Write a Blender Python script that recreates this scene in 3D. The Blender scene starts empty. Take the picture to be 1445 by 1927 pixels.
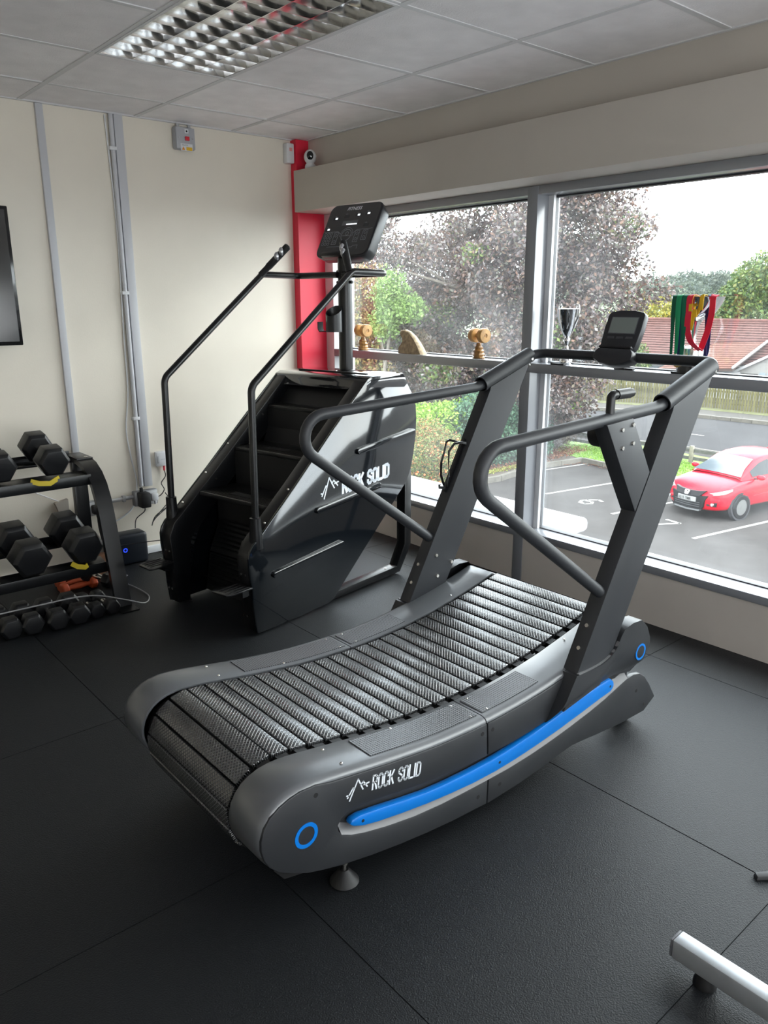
import bpy, bmesh, math, random
import numpy as np
from mathutils import Vector, Matrix, noise
SC = bpy.context.scene
COL = SC.collection
random.seed(4)
# ------------------------------------------------------------------ camera, sky, exposure
cam_d = bpy.data.cameras.new('camera'); cam = bpy.data.objects.new('camera', cam_d); COL.objects.link(cam)
_y, _p, _r, F = 0.705769, 0.265796, -0.002943, 1468.76
fw = Vector((math.sin(_y)*math.cos(_p), math.cos(_y)*math.cos(_p), -math.sin(_p)))
rt = Vector((math.cos(_y), -math.sin(_y), 0)); up = rt.cross(fw)
r2 = math.cos(_r)*rt + math.sin(_r)*up; u2 = -math.sin(_r)*rt + math.cos(_r)*up
cam.matrix_world = Matrix(((r2.x, u2.x, -fw.x, 0), (r2.y, u2.y, -fw.y, 0), (r2.z, u2.z, -fw.z, 1.51), (0, 0, 0, 1)))
cam_d.sensor_fit = 'HORIZONTAL'; cam_d.sensor_width = 36; cam_d.lens = 36*F/1445
cam_d.clip_start = 0.05; cam_d.clip_end = 600
SC.camera = cam
world = bpy.data.worlds.new('overcast_sky'); SC.world = world; world.use_nodes = True
wn = world.node_tree.nodes; wl = world.node_tree.links; wn.clear()
w_out = wn.new('ShaderNodeOutputWorld'); w_bg = wn.new('ShaderNodeBackground')
w_tc = wn.new('ShaderNodeTexCoord'); w_no = wn.new('ShaderNodeTexNoise'); w_cr = wn.new('ShaderNodeValToRGB')
w_no.inputs['Scale'].default_value = 2.2; w_no.inputs['Detail'].default_value = 4
w_cr.color_ramp.elements[0].position = 0.3; w_cr.color_ramp.elements[0].color = (0.78, 0.86, 0.97, 1)
w_cr.color_ramp.elements[1].position = 0.62; w_cr.color_ramp.elements[1].color = (1.0, 0.99, 0.97, 1)
wl.new(w_tc.outputs['Generated'], w_no.inputs['Vector']); wl.new(w_no.outputs['Fac'], w_cr.inputs['Fac'])
wl.new(w_cr.outputs['Color'], w_bg.inputs['Color']); wl.new(w_bg.outputs['Background'], w_out.inputs['Surface'])
w_bg.inputs['Strength'].default_value = 7.5
sun_d = bpy.data.lights.new('veiled_sun', 'SUN'); sun_d.energy = 1.0; sun_d.angle = math.radians(25); sun_d.color = (1.0, 0.96, 0.9)
sun = bpy.data.objects.new('veiled_sun', sun_d); COL.objects.link(sun)
sun.rotation_euler = (math.radians(38), 0, math.radians(60))
# added fill light behind the camera to lift the dark room; no window there
rl = bpy.data.lights.new('rear_fill_light', 'AREA'); rl.shape = 'RECTANGLE'; rl.size = 4.0; rl.size_y = 1.7; rl.energy = 72; rl.color = (0.93, 0.97, 1.0)
rlo = bpy.data.objects.new('rear_fill_light', rl); COL.objects.link(rlo); rlo.location = (1.1, -1.9, 1.0); rlo.rotation_euler = (math.radians(128), 0, 0)
SC.view_settings.view_transform = 'Standard'; SC.view_settings.look = 'None'
SC.view_settings.exposure = 0.55; SC.view_settings.gamma = 1.0; SC.view_settings.use_curve_mapping = False
cy = SC.cycles
cy.max_bounces = 10; cy.diffuse_bounces = 5; cy.glossy_bounces = 4; cy.transmission_bounces = 4
cy.transparent_max_bounces = 12; cy.caustics_reflective = False; cy.caustics_refractive = False
cy.sample_clamp_indirect = 6.0; cy.use_denoising = True
cy.use_adaptive_sampling = True; cy.adaptive_threshold = 0.02

# ------------------------------------------------------------------ materials
MATS = {}
def mat(name, color, rough=0.5, metal=0.0, spec=0.5, coat=0.0, coat_rough=0.05, var=0.0, vscale=20, bump=0.0, bscale=200, emit=None, estr=1.0, rand=0.0, rvar=0.0, bdetail=2):
    if name in MATS: return MATS[name]
    m = bpy.data.materials.new(name); m.use_nodes = True
    nt = m.node_tree; b = nt.nodes['Principled BSDF']
    b.inputs['Base Color'].default_value = (*color, 1); b.inputs['Roughness'].default_value = rough
    b.inputs['Metallic'].default_value = metal; b.inputs['Specular IOR Level'].default_value = spec
    b.inputs['Coat Weight'].default_value = coat; b.inputs['Coat Roughness'].default_value = coat_rough
    if emit: b.inputs['Emission Color'].default_value = (*emit, 1); b.inputs['Emission Strength'].default_value = estr
    if var or bump or rvar:
        tc = nt.nodes.new('ShaderNodeTexCoord')
    if var or rvar:
        n = nt.nodes.new('ShaderNodeTexNoise'); n.inputs['Scale'].default_value = vscale; n.inputs['Detail'].default_value = 5
        nt.links.new(tc.outputs['Object'], n.inputs['Vector'])
    if var:
        mr = nt.nodes.new('ShaderNodeMapRange'); mr.inputs['From Min'].default_value = 0.3; mr.inputs['From Max'].default_value = 0.7
        mr.inputs['To Min'].default_value = 1-var; mr.inputs['To Max'].default_value = 1+var
        nt.links.new(n.outputs['Fac'], mr.inputs['Value'])
        mx = nt.nodes.new('ShaderNodeVectorMath'); mx.operation = 'SCALE'; mx.inputs[0].default_value = color
        nt.links.new(mr.outputs['Result'], mx.inputs['Scale']); nt.links.new(mx.outputs['Vector'], b.inputs['Base Color'])
    if rvar:
        mr = nt.nodes.new('ShaderNodeMapRange'); mr.inputs['From Min'].default_value = 0.3; mr.inputs['From Max'].default_value = 0.7
        mr.inputs['To Min'].default_value = max(0, rough-rvar); mr.inputs['To Max'].default_value = rough+rvar
        nt.links.new(n.outputs['Fac'], mr.inputs['Value']); nt.links.new(mr.outputs['Result'], b.inputs['Roughness'])
    if bump:
        nb = nt.nodes.new('ShaderNodeTexNoise'); nb.inputs['Scale'].default_value = bscale; nb.inputs['Detail'].default_value = bdetail
        bp = nt.nodes.new('ShaderNodeBump'); bp.inputs['Strength'].default_value = bump; bp.inputs['Distance'].default_value = 0.002
        nt.links.new(tc.outputs['Object'], nb.inputs['Vector']); nt.links.new(nb.outputs['Fac'], bp.inputs['Height'])
        nt.links.new(bp.outputs['Normal'], b.inputs['Normal'])
    if rand:
        ge = nt.nodes.new('ShaderNodeObjectInfo')
        mr = nt.nodes.new('ShaderNodeMapRange'); mr.inputs['To Min'].default_value = 1-rand; mr.inputs['To Max'].default_value = 1+rand
        nt.links.new(ge.outputs['Random'], mr.inputs['Value'])
        mx = nt.nodes.new('ShaderNodeVectorMath'); mx.operation = 'SCALE'
        src = b.inputs['Base Color'].links[0].from_socket if b.inputs['Base Color'].links else None
        if src: nt.links.new(src, mx.inputs[0])
        else: mx.inputs[0].default_value = color
        nt.links.new(mr.outputs['Result'], mx.inputs['Scale']); nt.links.new(mx.outputs['Vector'], b.inputs['Base Color'])
    MATS[name] = m; return m

def leaf_mat(name, cols, rough=0.55):
    if name in MATS: return MATS[name]
    m = bpy.data.materials.new(name); m.use_nodes = True; nt = m.node_tree; b = nt.nodes['Principled BSDF']
    g = nt.nodes.new('ShaderNodeNewGeometry'); cr = nt.nodes.new('ShaderNodeValToRGB')
    cr.color_ramp.interpolation = 'LINEAR'
    els = cr.color_ramp.elements
    while len(els) < len(cols): els.new(0.5)
    for i, c in enumerate(cols): els[i].position = i/(len(cols)-1); els[i].color = (*c, 1)
    nt.links.new(g.outputs['Random Per Island'], cr.inputs['Fac']); nt.links.new(cr.outputs['Color'], b.inputs['Base Color'])
    b.inputs['Roughness'].default_value = rough; b.inputs['Specular IOR Level'].default_value = 0.4
    tr = nt.nodes.new('ShaderNodeBsdfTranslucent'); ms = nt.nodes.new('ShaderNodeMixShader'); ms.inputs[0].default_value = 0.25
    nt.links.new(cr.outputs['Color'], tr.inputs['Color'])
    nt.links.new(b.outputs[0], ms.inputs[1]); nt.links.new(tr.outputs[0], ms.inputs[2])
    nt.links.new(ms.outputs[0], nt.nodes['Material Output'].inputs['Surface'])
    MATS[name] = m; return m

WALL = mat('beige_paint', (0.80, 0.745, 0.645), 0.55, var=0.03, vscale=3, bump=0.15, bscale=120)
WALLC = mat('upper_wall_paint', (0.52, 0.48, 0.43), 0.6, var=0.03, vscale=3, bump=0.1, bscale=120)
LOWW = mat('lower_panel_paint', (0.60, 0.55, 0.50), 0.55, var=0.04, vscale=4)
CEIL = mat('ceiling_tile_mineral', (0.88, 0.86, 0.87), 0.85, var=0.05, vscale=9, bump=0.5, bscale=160, rand=0.05, bdetail=6)
TBAR = mat('white_grid_bar', (0.66, 0.66, 0.67), 0.5)
RED = mat('red_paint', (0.74, 0.018, 0.055), 0.45, var=0.03, vscale=4)
ALU = mat('grey_coated_aluminium', (0.25, 0.26, 0.285), 0.22, metal=0.0, spec=1.0)
GASKET = mat('black_gasket', (0.02, 0.02, 0.025), 0.5)
WPVC = mat('white_plastic', (0.72, 0.73, 0.75), 0.4)
TRUNK = mat('grey_white_trunking', (0.56, 0.57, 0.60), 0.4)
GALV = mat('galvanised_steel', (0.5, 0.51, 0.52), 0.4, metal=0.3)
RUBF = mat('rubber_floor', (0.0095, 0.011, 0.013), 0.52, spec=0.34, var=0.35, vscale=260, bump=1.0, bscale=260, rand=0.10, bdetail=4)
GAP = mat('dark_gap', (0.004, 0.004, 0.005), 0.9)
BLK = mat('satin_black_metal', (0.005, 0.0055, 0.0065), 0.29, spec=0.5, rvar=0.015, vscale=12)
TMET = mat('graphite_powder_coat', (0.024, 0.026, 0.030), 0.46, spec=0.5, bump=0.08, bscale=700)
TPLA = mat('graphite_moulded_plastic', (0.021, 0.0225, 0.0255), 0.42, spec=0.5, bump=0.10, bscale=500, rvar=0.06, vscale=8)
TRAIL = mat('lit_top_plastic', (0.10, 0.106, 0.115), 0.31, spec=0.9, bump=0.05, bscale=500, rvar=0.03, vscale=10)  # same dark plastic as the panels, paler to paint in window light
TLIP = mat('lit_lip_plastic', (0.16, 0.16, 0.165), 0.45)  # paler than the panels: caught light painted into the lip colour
BLUE = mat('blue_plastic', (0.0, 0.155, 0.56), 0.35, spec=0.5)
GLOSS = mat('gloss_black_panel', (0.0045, 0.006, 0.008), 0.085, spec=0.6, coat=0.4, coat_rough=0.04, rvar=0.02, vscale=4)
INNER = mat('matt_black', (0.0035, 0.0035, 0.004), 0.6)
RUB = mat('black_rubber', (0.007, 0.007, 0.008), 0.55)
STEEL = mat('polished_steel', (0.68, 0.66, 0.62), 0.2, metal=1.0)
CHROME = mat('chrome', (0.82, 0.82, 0.83), 0.07, metal=1.0)
WHITEP = mat('white_print', (0.72, 0.76, 0.82), 0.5)
PRINTG = mat('grey_print', (0.33, 0.36, 0.39), 0.5)
HEXR = mat('hex_rubber', (0.008, 0.0085, 0.010), 0.38, spec=0.5, rvar=0.08, vscale=15)
ORNG = mat('orange_vinyl', (0.62, 0.10, 0.03), 0.45)
YEL = mat('yellow_band', (0.55, 0.42, 0.02), 0.5)
WOOD = mat('turned_wood', (0.50, 0.27, 0.085), 0.4, var=0.3, vscale=30)
CARV = mat('carved_gold_wood', (0.33, 0.17, 0.055), 0.4, var=0.4, vscale=40)
DRIFT = mat('driftwood', (0.36, 0.27, 0.16), 0.6, var=0.4, vscale=50, bump=0.6, bscale=60)

# ------------------------------------------------------------------ mesh helpers
ORG = {}
def V3(a): return Vector(a)
class MB:
    def __init__(s): s.v = []; s.f = []
    def add(s, vs, fs):
        o = len(s.v); s.v += [tuple(v) for v in vs]; s.f += [tuple(i+o for i in f) for f in fs]; return s
    def box(s, x0, x1, y0, y1, z0, z1):
        vs = [(x, y, z) for z in (z0, z1) for y in (y0, y1) for x in (x0, x1)]
        return s.add(vs, [(0, 2, 3, 1), (4, 5, 7, 6), (0, 1, 5, 4), (2, 6, 7, 3), (0, 4, 6, 2), (1, 3, 7, 5)])
    def obox(s, c, size, rot=None):
        R = rot if rot is not None else Matrix.Identity(3); c = V3(c)
        vs = [c + R @ V3((x*size[0]/2, y*size[1]/2, z*size[2]/2)) for z in (-1, 1) for y in (-1, 1) for x in (-1, 1)]
        return s.add(vs, [(0, 2, 3, 1), (4, 5, 7, 6), (0, 1, 5, 4), (2, 6, 7, 3), (0, 4, 6, 2), (1, 3, 7, 5)])
    def prism(s, poly, ax, a, b):
        def p(q, t):
            return (q[0], t, q[1]) if ax == 'y' else ((t, q[0], q[1]) if ax == 'x' else (q[0], q[1], t))
        n = len(poly)
        vs = [p(q, a) for q in poly] + [p(q, b) for q in poly]
        fs = [tuple(range(n)), tuple(range(2*n-1, n-1, -1))] + [(i, (i+1) % n, n+(i+1) % n, n+i) for i in range(n)]
        return s.add(vs, fs)
    def cyl(s, p0, p1, r0, r1=None, n=16, caps=True):
        r1 = r0 if r1 is None else r1
        return s.tube([p0, p1], [r0, r1], n, caps)
    def tube(s, path, r, n=12, caps=True, sx=1.0, upv=None):
        P = [V3(p) for p in path]; m = len(P); R = r if isinstance(r, (list, tuple)) else [r]*m
        t = (P[1]-P[0]).normalized()
        u = t.orthogonal().normalized() if upv is None else (V3(upv)-t*t.dot(V3(upv))).normalized()
        vs = []
        for i in range(m):
            if i == 0: tt = (P[1]-P[0]).normalized()
            elif i == m-1: tt = (P[-1]-P[-2]).normalized()
            else:
                tt = (P[i+1]-P[i]).normalized()+(P[i]-P[i-1]).normalized()
                tt = tt.normalized() if tt.length > 1e-6 else (P[i+1]-P[i]).normalized()
            u = (u-tt*u.dot(tt)); u = u.normalized() if u.length > 1e-6 else tt.orthogonal().normalized()
            w = tt.cross(u)
            for k in range(n):
                a = 2*math.pi*k/n
                vs.append(P[i]+R[i]*(math.cos(a)*u*sx+math.sin(a)*w))
        fs = [(i*n+k, i*n+(k+1) % n, (i+1)*n+(k+1) % n, (i+1)*n+k) for i in range(m-1) for k in range(n)]
        if caps: fs += [tuple(range(n-1, -1, -1)), tuple((m-1)*n+k for k in range(n))]
        return s.add(vs, fs)
    def ribbon(s, path, w, t, upv=(0, 1, 0)):
        P = [V3(p) for p in path]; m = len(P); u = V3(upv); vs = []
        for i in range(m):
            tt = (P[min(i+1, m-1)]-P[max(i-1, 0)]).normalized()
            a = (u-tt*u.dot(tt)).normalized(); b = tt.cross(a)
            for sa, sb in ((-1, -1), (1, -1), (1, 1), (-1, 1)): vs.append(P[i]+a*sa*w/2+b*sb*t/2)
        fs = [(i*4+k, i*4+(k+1) % 4, (i+1)*4+(k+1) % 4, (i+1)*4+k) for i in range(m-1) for k in range(4)]
        fs += [(3, 2, 1, 0), tuple((m-1)*4+k for k in range(4))]
        return s.add(vs, fs)
    def lathe(s, prof, c=(0, 0, 0), n=24, ax='z', caps=True):
        c = V3(c); vs = []; m = len(prof)
        for r, z in prof:
            for k in range(n):
                a = 2*math.pi*k/n; q = (r*math.cos(a), r*math.sin(a), z)
                if ax == 'y': q = (q[0], q[2], q[1])
                if ax == 'x': q = (q[2], q[0], q[1])
                vs.append(c+V3(q))
        fs = [(i*n+k, i*n+(k+1) % n, (i+1)*n+(k+1) % n, (i+1)*n+k) for i in range(m-1) for k in range(n)]
        if caps and prof[0][0] > 1e-6: fs.append(tuple(range(n-1, -1, -1)))
        if caps and prof[-1][0] > 1e-6: fs.append(tuple((m-1)*n+k for k in range(n)))
        return s.add(vs, fs)
    def ball(s, c, r, n=12, m=8):
        r = r if isinstance(r, (tuple, list)) else (r, r, r)
        vs = []; c = V3(c)
        for i in range(m+1):
            th = math.pi*i/m
            for k in range(n):
                a = 2*math.pi*k/n; vs.append(c+V3((r[0]*math.sin(th)*math.cos(a), r[1]*math.sin(th)*math.sin(a), r[2]*math.cos(th))))
        return s.add(vs, [(i*n+k, (i+1)*n+k, (i+1)*n+(k+1) % n, i*n+(k+1) % n) for i in range(m) for k in range(n)])
    def stroke(s, pts, w, o, ux, uy, t=0.0006):
        # flat printed stroke: pts in 2D mapped to o + x*ux + y*uy
        o, ux, uy = V3(o), V3(ux), V3(uy); nn = ux.cross(uy).normalized()*t
        for a, b in zip(pts, pts[1:]):
            d = V3((b[0]-a[0], b[1]-a[1], 0)); L = d.length
            if L < 1e-9: continue
            d /= L; n2 = V3((-d.y, d.x, 0))*w/2; e = d*w*0.3
            q = [V3((a[0], a[1], 0))-e-n2, V3((b[0], b[1], 0))+e-n2, V3((b[0], b[1], 0))+e+n2, V3((a[0], a[1], 0))-e+n2]
            vs = [o+ux*p.x+uy*p.y for p in q]+[o+ux*p.x+uy*p.y+nn for p in q]
            s.add(vs, [(0, 1, 2, 3), (7, 6, 5, 4), (0, 1, 5, 4), (1, 2, 6, 5), (2, 3, 7, 6), (3, 0, 4, 7)])
        return s
    def mesh(s, name, org=(0, 0, 0), m=None, bevel=0.0, smooth=35, seg=2, recalc=True):
        me = bpy.data.meshes.new(name); o = V3(org)
        me.from_pydata([tuple(V3(v)-o) for v in s.v], [], s.f)
        bm = bmesh.new(); bm.from_mesh(me)
        if recalc: bmesh.ops.remove_doubles(bm, verts=bm.verts, dist=1e-6)
        if bevel or any(len(f) > 4 for f in s.f) or recalc:
            if recalc: bmesh.ops.recalc_face_normals(bm, faces=bm.faces)
            if bevel:
                es = [e for e in bm.edges if e.is_manifold and e.calc_face_angle(0) > 0.6]
                bmesh.ops.bevel(bm, geom=es, offset=bevel, segments=seg, profile=0.5, affect='EDGES', clamp_overlap=True)
            big = [f for f in bm.faces if len(f.verts) > 4]
            if big: bmesh.ops.triangulate(bm, faces=big)
        bm.to_mesh(me); bm.free()
        if smooth:
            me.polygons.foreach_set('use_smooth', [True]*len(me.polygons)); me.set_sharp_from_angle(angle=math.radians(smooth))
        if m: me.materials.append(m)
        return me
    def build(s, name, m, parent=None, bevel=0.0, smooth=35, org=None, seg=2, recalc=True):
        if parent is not None: o = ORG[parent.name]
        else: o = org if org is not None else (0, 0, 0)
        me = s.mesh(name, o, m, bevel, smooth, seg, recalc)
        ob = bpy.data.objects.new(name, me); COL.objects.link(ob)
        if parent is not None: ob.parent = parent; ORG[ob.name] = ORG[parent.name]
        else: ob.location = o; ORG[ob.name] = o
        return ob

def tag(o, label=None, cat=None, group=None, kind=None):
    if label: o['label'] = label
    if cat: o['category'] = cat
    if group: o['group'] = group
    if kind: o['kind'] = kind
    return o
def thing(name, label, cat, loc, group=None, rz=0.0, local=None):
    o = bpy.data.objects.new(name, None); COL.objects.link(o); o.location = loc; o.rotation_euler = (0, 0, rz)
    o.empty_display_size = 0.05
    ORG[o.name] = local if local is not None else tuple(loc)
    tag(o, label, cat, group); return o
def place(me, name, parent, loc, rot=None, scale=None):
    o = bpy.data.objects.new(name, me); COL.objects.link(o); o.parent = parent
    g = ORG[parent.name] if parent else (0, 0, 0)
    o.location = (loc[0]-g[0], loc[1]-g[1], loc[2]-g[2])
    if rot: o.rotation_euler = rot
    if scale: o.scale = scale
    ORG[o.name] = tuple(loc); return o
def dup(root, loc, rz=None, label=None):
    r = root.copy(); COL.objects.link(r); r.location = loc
    if rz is not None: r.rotation_euler = (r.rotation_euler[0], r.rotation_euler[1], rz)
    if label: r['label'] = label
    for ch in list(root.children):
        c = ch.copy(); COL.objects.link(c); c.parent = r
        for g in ch.children:
            d = g.copy(); COL.objects.link(d); d.parent = c
    return r
def fillet(pts, rad, n=7):
    P = [V3(p) for p in pts]; out = [P[0]]
    for i in range(1, len(P)-1):
        r = rad[i-1] if isinstance(rad, (list, tuple)) else rad
        a = (P[i-1]-P[i]).normalized(); b = (P[i+1]-P[i]).normalized(); ang = a.angle(b)
        tl = r/math.tan(ang/2); tl = min(tl, (P[i-1]-P[i]).length*0.49 if i > 1 else (P[i-1]-P[i]).length*0.98, (P[i+1]-P[i]).length*0.98 if i == len(P)-2 else (P[i+1]-P[i]).length*0.49)
        r = tl*math.tan(ang/2); bis = (a+b).normalized(); c = P[i]+bis*(r/math.sin(ang/2))
        s = (P[i]+a*tl)-c; e = (P[i]+b*tl)-c; th = s.angle(e); axv = s.cross(e).normalized()
        for k in range(n+1):
            out.append(c+Matrix.Rotation(th*k/n, 3, axv) @ s)
    out.append(P[-1]); return out
FONTC = {}
def text(s, size, m, parent, o, ux, uy, name='lettering', sx=1.0, bold=0.0, align='LEFT', t=0.0008, ital=0.0):
    cu = bpy.data.curves.new('txt', 'FONT'); cu.body = s; cu.size = size; cu.offset = bold*size; cu.align_x = align; cu.shear = ital
    ob = bpy.data.objects.new('txt', cu); COL.objects.link(ob)
    dg = bpy.context.evaluated_depsgraph_get(); me = bpy.data.meshes.new_from_object(ob.evaluated_get(dg))
    bpy.data.objects.remove(ob)
    o, ux, uy = V3(o), V3(ux).normalized(), V3(uy).normalized(); nn = ux.cross(uy)*t
    g = V3(ORG[parent.name]) if parent else V3((0, 0, 0))
    for v in me.vertices: v.co = o+ux*v.co.x*sx+uy*v.co.y+nn-g
    me.materials.clear(); me.materials.append(m); me.name = name
    r = bpy.data.objects.new(name, me); COL.objects.link(r); r.parent = parent; ORG[r.name] = tuple(g); return r
GLY = {'R': [[(0, 0), (0, 1)], [(0, 1), (.7, 1), (1, .88), (1, .62), (.7, .5), (0, .5)], [(.55, .5), (1, 0)]],
       'O': [[(.3, 0), (0, .15), (0, .85), (.3, 1), (.7, 1), (1, .85), (1, .15), (.7, 0), (.3, 0)]],
       'C': [[(1, .3), (1, .15), (.7, 0), (.3, 0), (0, .15), (0, .85), (.3, 1), (.7, 1), (1, .85), (1, .7)]],
       'K': [[(0, 0), (0, 1)], [(1, 1), (.1, .42)], [(.35, .58), (1, 0)]],
       'S': [[(0, .28), (0, .15), (.3, 0), (.7, 0), (1, .15), (1, .38), (0, .64), (0, .85), (.3, 1), (.7, 1), (1, .85), (1, .72)]],
       'L': [[(0, 1), (0, 0), (1, 0)]], 'I': [[(.0, 0), (.0, 1)]],
       'D': [[(0, 0), (0, 1), (.65, 1), (1, .85), (1, .15), (.65, 0), (0, 0)]]}
def brandword(s, parent, m, o, ux, uy, H, W, sw):
    # condensed block lettering drawn as printed strokes; W = total width
    wid = [0.1 if c == 'I' else (0.5 if c == ' ' else 1.0) for c in s]
    gap = 0.44; tot = sum(wid)+gap*(len(s)-1); k = W/tot; mb = MB(); x = 0
    for c, w in zip(s, wid):
        for st in GLY.get(c, []): mb.stroke([(x*k+p[0]*k, p[1]*H) for p in st], sw, o, ux, uy)
        x += w+gap
    return mb.build('lettering', m, parent, smooth=0, recalc=False)
def peaklogo(parent, m, o, ux, uy, s, sw):
    mb = MB()
    for st in ([(30, 0), (88, 160), (148, 65)], [(6, 26), (50, 100), (62, 92)], [(-4, 48), (18, 42)], [(118, 105), (142, 128), (188, 78)], [(152, 100), (200, 108)]):
        mb.stroke([(x*s, y*s) for x, y in st], sw, o, ux, uy)
    return mb.build('emblem', m, parent, smooth=0, recalc=False)
def curve_z(tab, x):
    if x <= tab[0][0]: return tab[0][1]
    for (a, b), (c, d) in zip(tab, tab[1:]):
        if x <= c: return b+(d-b)*(x-a)/(c-a)
    return tab[-1][1]
# ================================================================== ROOM
XW, YB, H = 3.23, 4.45, 2.476       # window wall, back wall, ceiling height
X0, Y0 = -3.2, -2.7                 # unseen ends of the room
def struct(name, mb, m, **k):
    o = mb.build(name, m, None, **k); o['kind'] = 'structure'; return o
# floor with rubber mats
fl = struct('floor', MB().box(X0-.2, XW+.15, Y0-.2, YB+.15, -0.30, -0.0035), GAP)
mats_x = [X0+.0]+[0.938+0.9935*k for k in range(-4, 3)]+[XW-.001]
mats_y = [Y0]+[0.637+1.0*k for k in range(-3, 4)]+[YB-.001]
mats_x = sorted(set(round(x, 4) for x in mats_x)); mats_y = sorted(set(round(y, 4) for y in mats_y))
g = 0.0017
for i in range(len(mats_x)-1):
    for j in range(len(mats_y)-1):
        x0, x1, y0, y1 = mats_x[i], mats_x[i+1], mats_y[j], mats_y[j+1]
        gx = g if i not in (0,) else g*0.4
        jit = random.uniform(-.0006, .0006)
        MB().box(x0+g, x1-g, y0+g*.7, y1-g*.7, -0.03, jit-0.0006).build('floor_mat', RUBF, fl, smooth=0)
# walls
wb = struct('wall_back', MB().box(X0-.2, XW+.15, YB, YB+.15, -.3, H+.3), WALL)
struct('wall_left', MB().box(X0-.2, X0, Y0, YB, -.3, H+.3), WALL)
struct('wall_front', MB().box(X0-.2, XW+.15, Y0-.2, Y0, -.3, H+.3), WALL)
struct('baseboard_back', MB().box(X0, 3.0, YB-.018, YB, 0, .045), WPVC, bevel=.003)
# column (red) in the corner
struct('wall_column', MB().box(3.025, XW+.15, 4.387, YB-.001, 0, H-.001), RED)
# header beam above the window, recessed wall above it
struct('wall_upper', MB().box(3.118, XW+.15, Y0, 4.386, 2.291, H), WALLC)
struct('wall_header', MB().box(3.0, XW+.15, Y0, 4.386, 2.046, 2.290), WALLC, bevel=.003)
# low wall below the sill
lw = struct('wall_window', MB().box(XW+.012, XW+.15, Y0, 4.386, -.3, .245), GASKET)
bay = [(-2.32, -.70), (-.64, .95), (1.01, 2.62), (2.685, 4.386)]
for a, b in bay: MB().box(XW, XW+.02, a+.002, b-.002, 0.0, .252).build('wall_panel', LOWW, lw, smooth=0)
MB().box(XW, XW+.02, Y0, -2.385, 0, .252).build('wall_panel', LOWW, lw, smooth=0)
# window frames: mullions, sill, transom, head
XG = 3.345   # glass
tm = 1
def trim(mb, m=ALU, **k):
    global tm
    o = struct('trim_%d' % tm, mb, m, **k); tm += 1; return o
for a, b in ((-2.385, -2.32), (-.70, -.64), (.95, 1.01), (2.62, 2.685)):
    trim(MB().box(XW-.003, XG+.06, a, b, 0.0, 2.045), bevel=.003)
trim(MB().box(XW, XG+.06, 4.30, 4.386, .25, 2.045), WPVC)
trim(MB().box(XW-.006, XG+.06, Y0, 4.30, .252, .291), bevel=.003)          # sill
trim(MB().box(XW-.004, XG+.06, Y0, 4.30, 1.143, 1.191), bevel=.003)        # transom shelf
trim(MB().box(XW, XG+.06, Y0, 4.30, 2.004, 2.0455), bevel=.002)            # head
# glass
def glass_mat():
    m = bpy.data.materials.new('window_glass'); m.use_nodes = True; nt = m.node_tree; nt.nodes.clear()
    N = nt.nodes.new; L = nt.links.new
    out = N('ShaderNodeOutputMaterial'); tr = N('ShaderNodeBsdfTransparent'); tr.inputs[0].default_value = (.955, .985, .98, 1)
    gl = N('ShaderNodeBsdfGlossy'); gl.inputs['Roughness'].default_value = .01; gl.inputs['Color'].default_value = (.9, .95, 1, 1)
    fr = N('ShaderNodeFresnel'); ge = N('ShaderNodeNewGeometry'); io = N('ShaderNodeMapRange'); io.inputs['To Min'].default_value = 1.5; io.inputs['To Max'].default_value = 1/1.5
    L(ge.outputs['Backfacing'], io.inputs['Value']); L(io.outputs[0], fr.inputs[0])
    m1 = N('ShaderNodeMixShader'); L(fr.outputs[0], m1.inputs[0]); L(tr.outputs[0], m1.inputs[1]); L(gl.outputs[0], m1.inputs[2])
    tl = N('ShaderNodeBsdfTranslucent'); tl.inputs[0].default_value = (.92, .96, 1, 1)
    tc = N('ShaderNodeTexCoord'); no = N('ShaderNodeTexNoise'); no.inputs['Scale'].default_value = 2.5; no.inputs['Detail'].default_value = 8
    n2 = N('ShaderNodeTexNoise'); n2.inputs['Scale'].default_value = 90
    mr = N('ShaderNodeMapRange'); mr.inputs['From Min'].default_value = .35; mr.inputs['From Max'].default_value = .75
    mr.inputs['To Min'].default_value = .003; mr.inputs['To Max'].default_value = .028
    L(tc.outputs['Object'], no.inputs['Vector']); L(tc.outputs['Object'], n2.inputs['Vector']); L(no.outputs[0], mr.inputs[0])
    m2 = N('ShaderNodeMixShader'); L(mr.outputs[0], m2.inputs[0]); L(m1.outputs[0], m2.inputs[1]); L(tl.outputs[0], m2.inputs[2])
    L(m2.outputs[0], out.inputs['Surface']); return m
GLASS = glass_mat()
bays2 = [(-2.70, -2.385), (-2.32, -.70), (-.64, .95), (1.01, 2.62), (2.685, 4.30)]
for n, (a, b) in enumerate(bays2):
    w = MB()
    for z0, z1 in ((.291, 1.143), (1.191, 2.004)):
        for q in (MB().box(XG-.012, XG+.03, a, a+.016, z0, z1), MB().box(XG-.012, XG+.03, b-.016, b, z0, z1), MB().box(XG-.012, XG+.03, a+.016, b-.016, z0, z0+.005), MB().box(XG-.012, XG+.03, a+.016, b-.016, z1-.007, z1)):
            w.add(q.v, q.f)
    wo = struct('window_%d' % (n+1), w, GASKET, smooth=0)
    wo['label'] = 'window bay with a lower and an upper pane in black gaskets'
    for z0, z1 in ((.293, 1.140), (1.193, 2.000)):
        p = MB().box(XG, XG+.006, a+.01, b-.01, z0, z1).build('pane', GLASS, wo, smooth=0)
    b1 = MB()
    for z0, z1 in ((.291, 1.143), (1.191, 2.004)):
        b1.box(XG-.030, XG-.012, b-.030, b, z0, z1); b1.box(XG-.03, XG-.012, a, a+.012, z0, z1)
    b1.build('frame', WPVC, wo, smooth=0)
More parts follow.
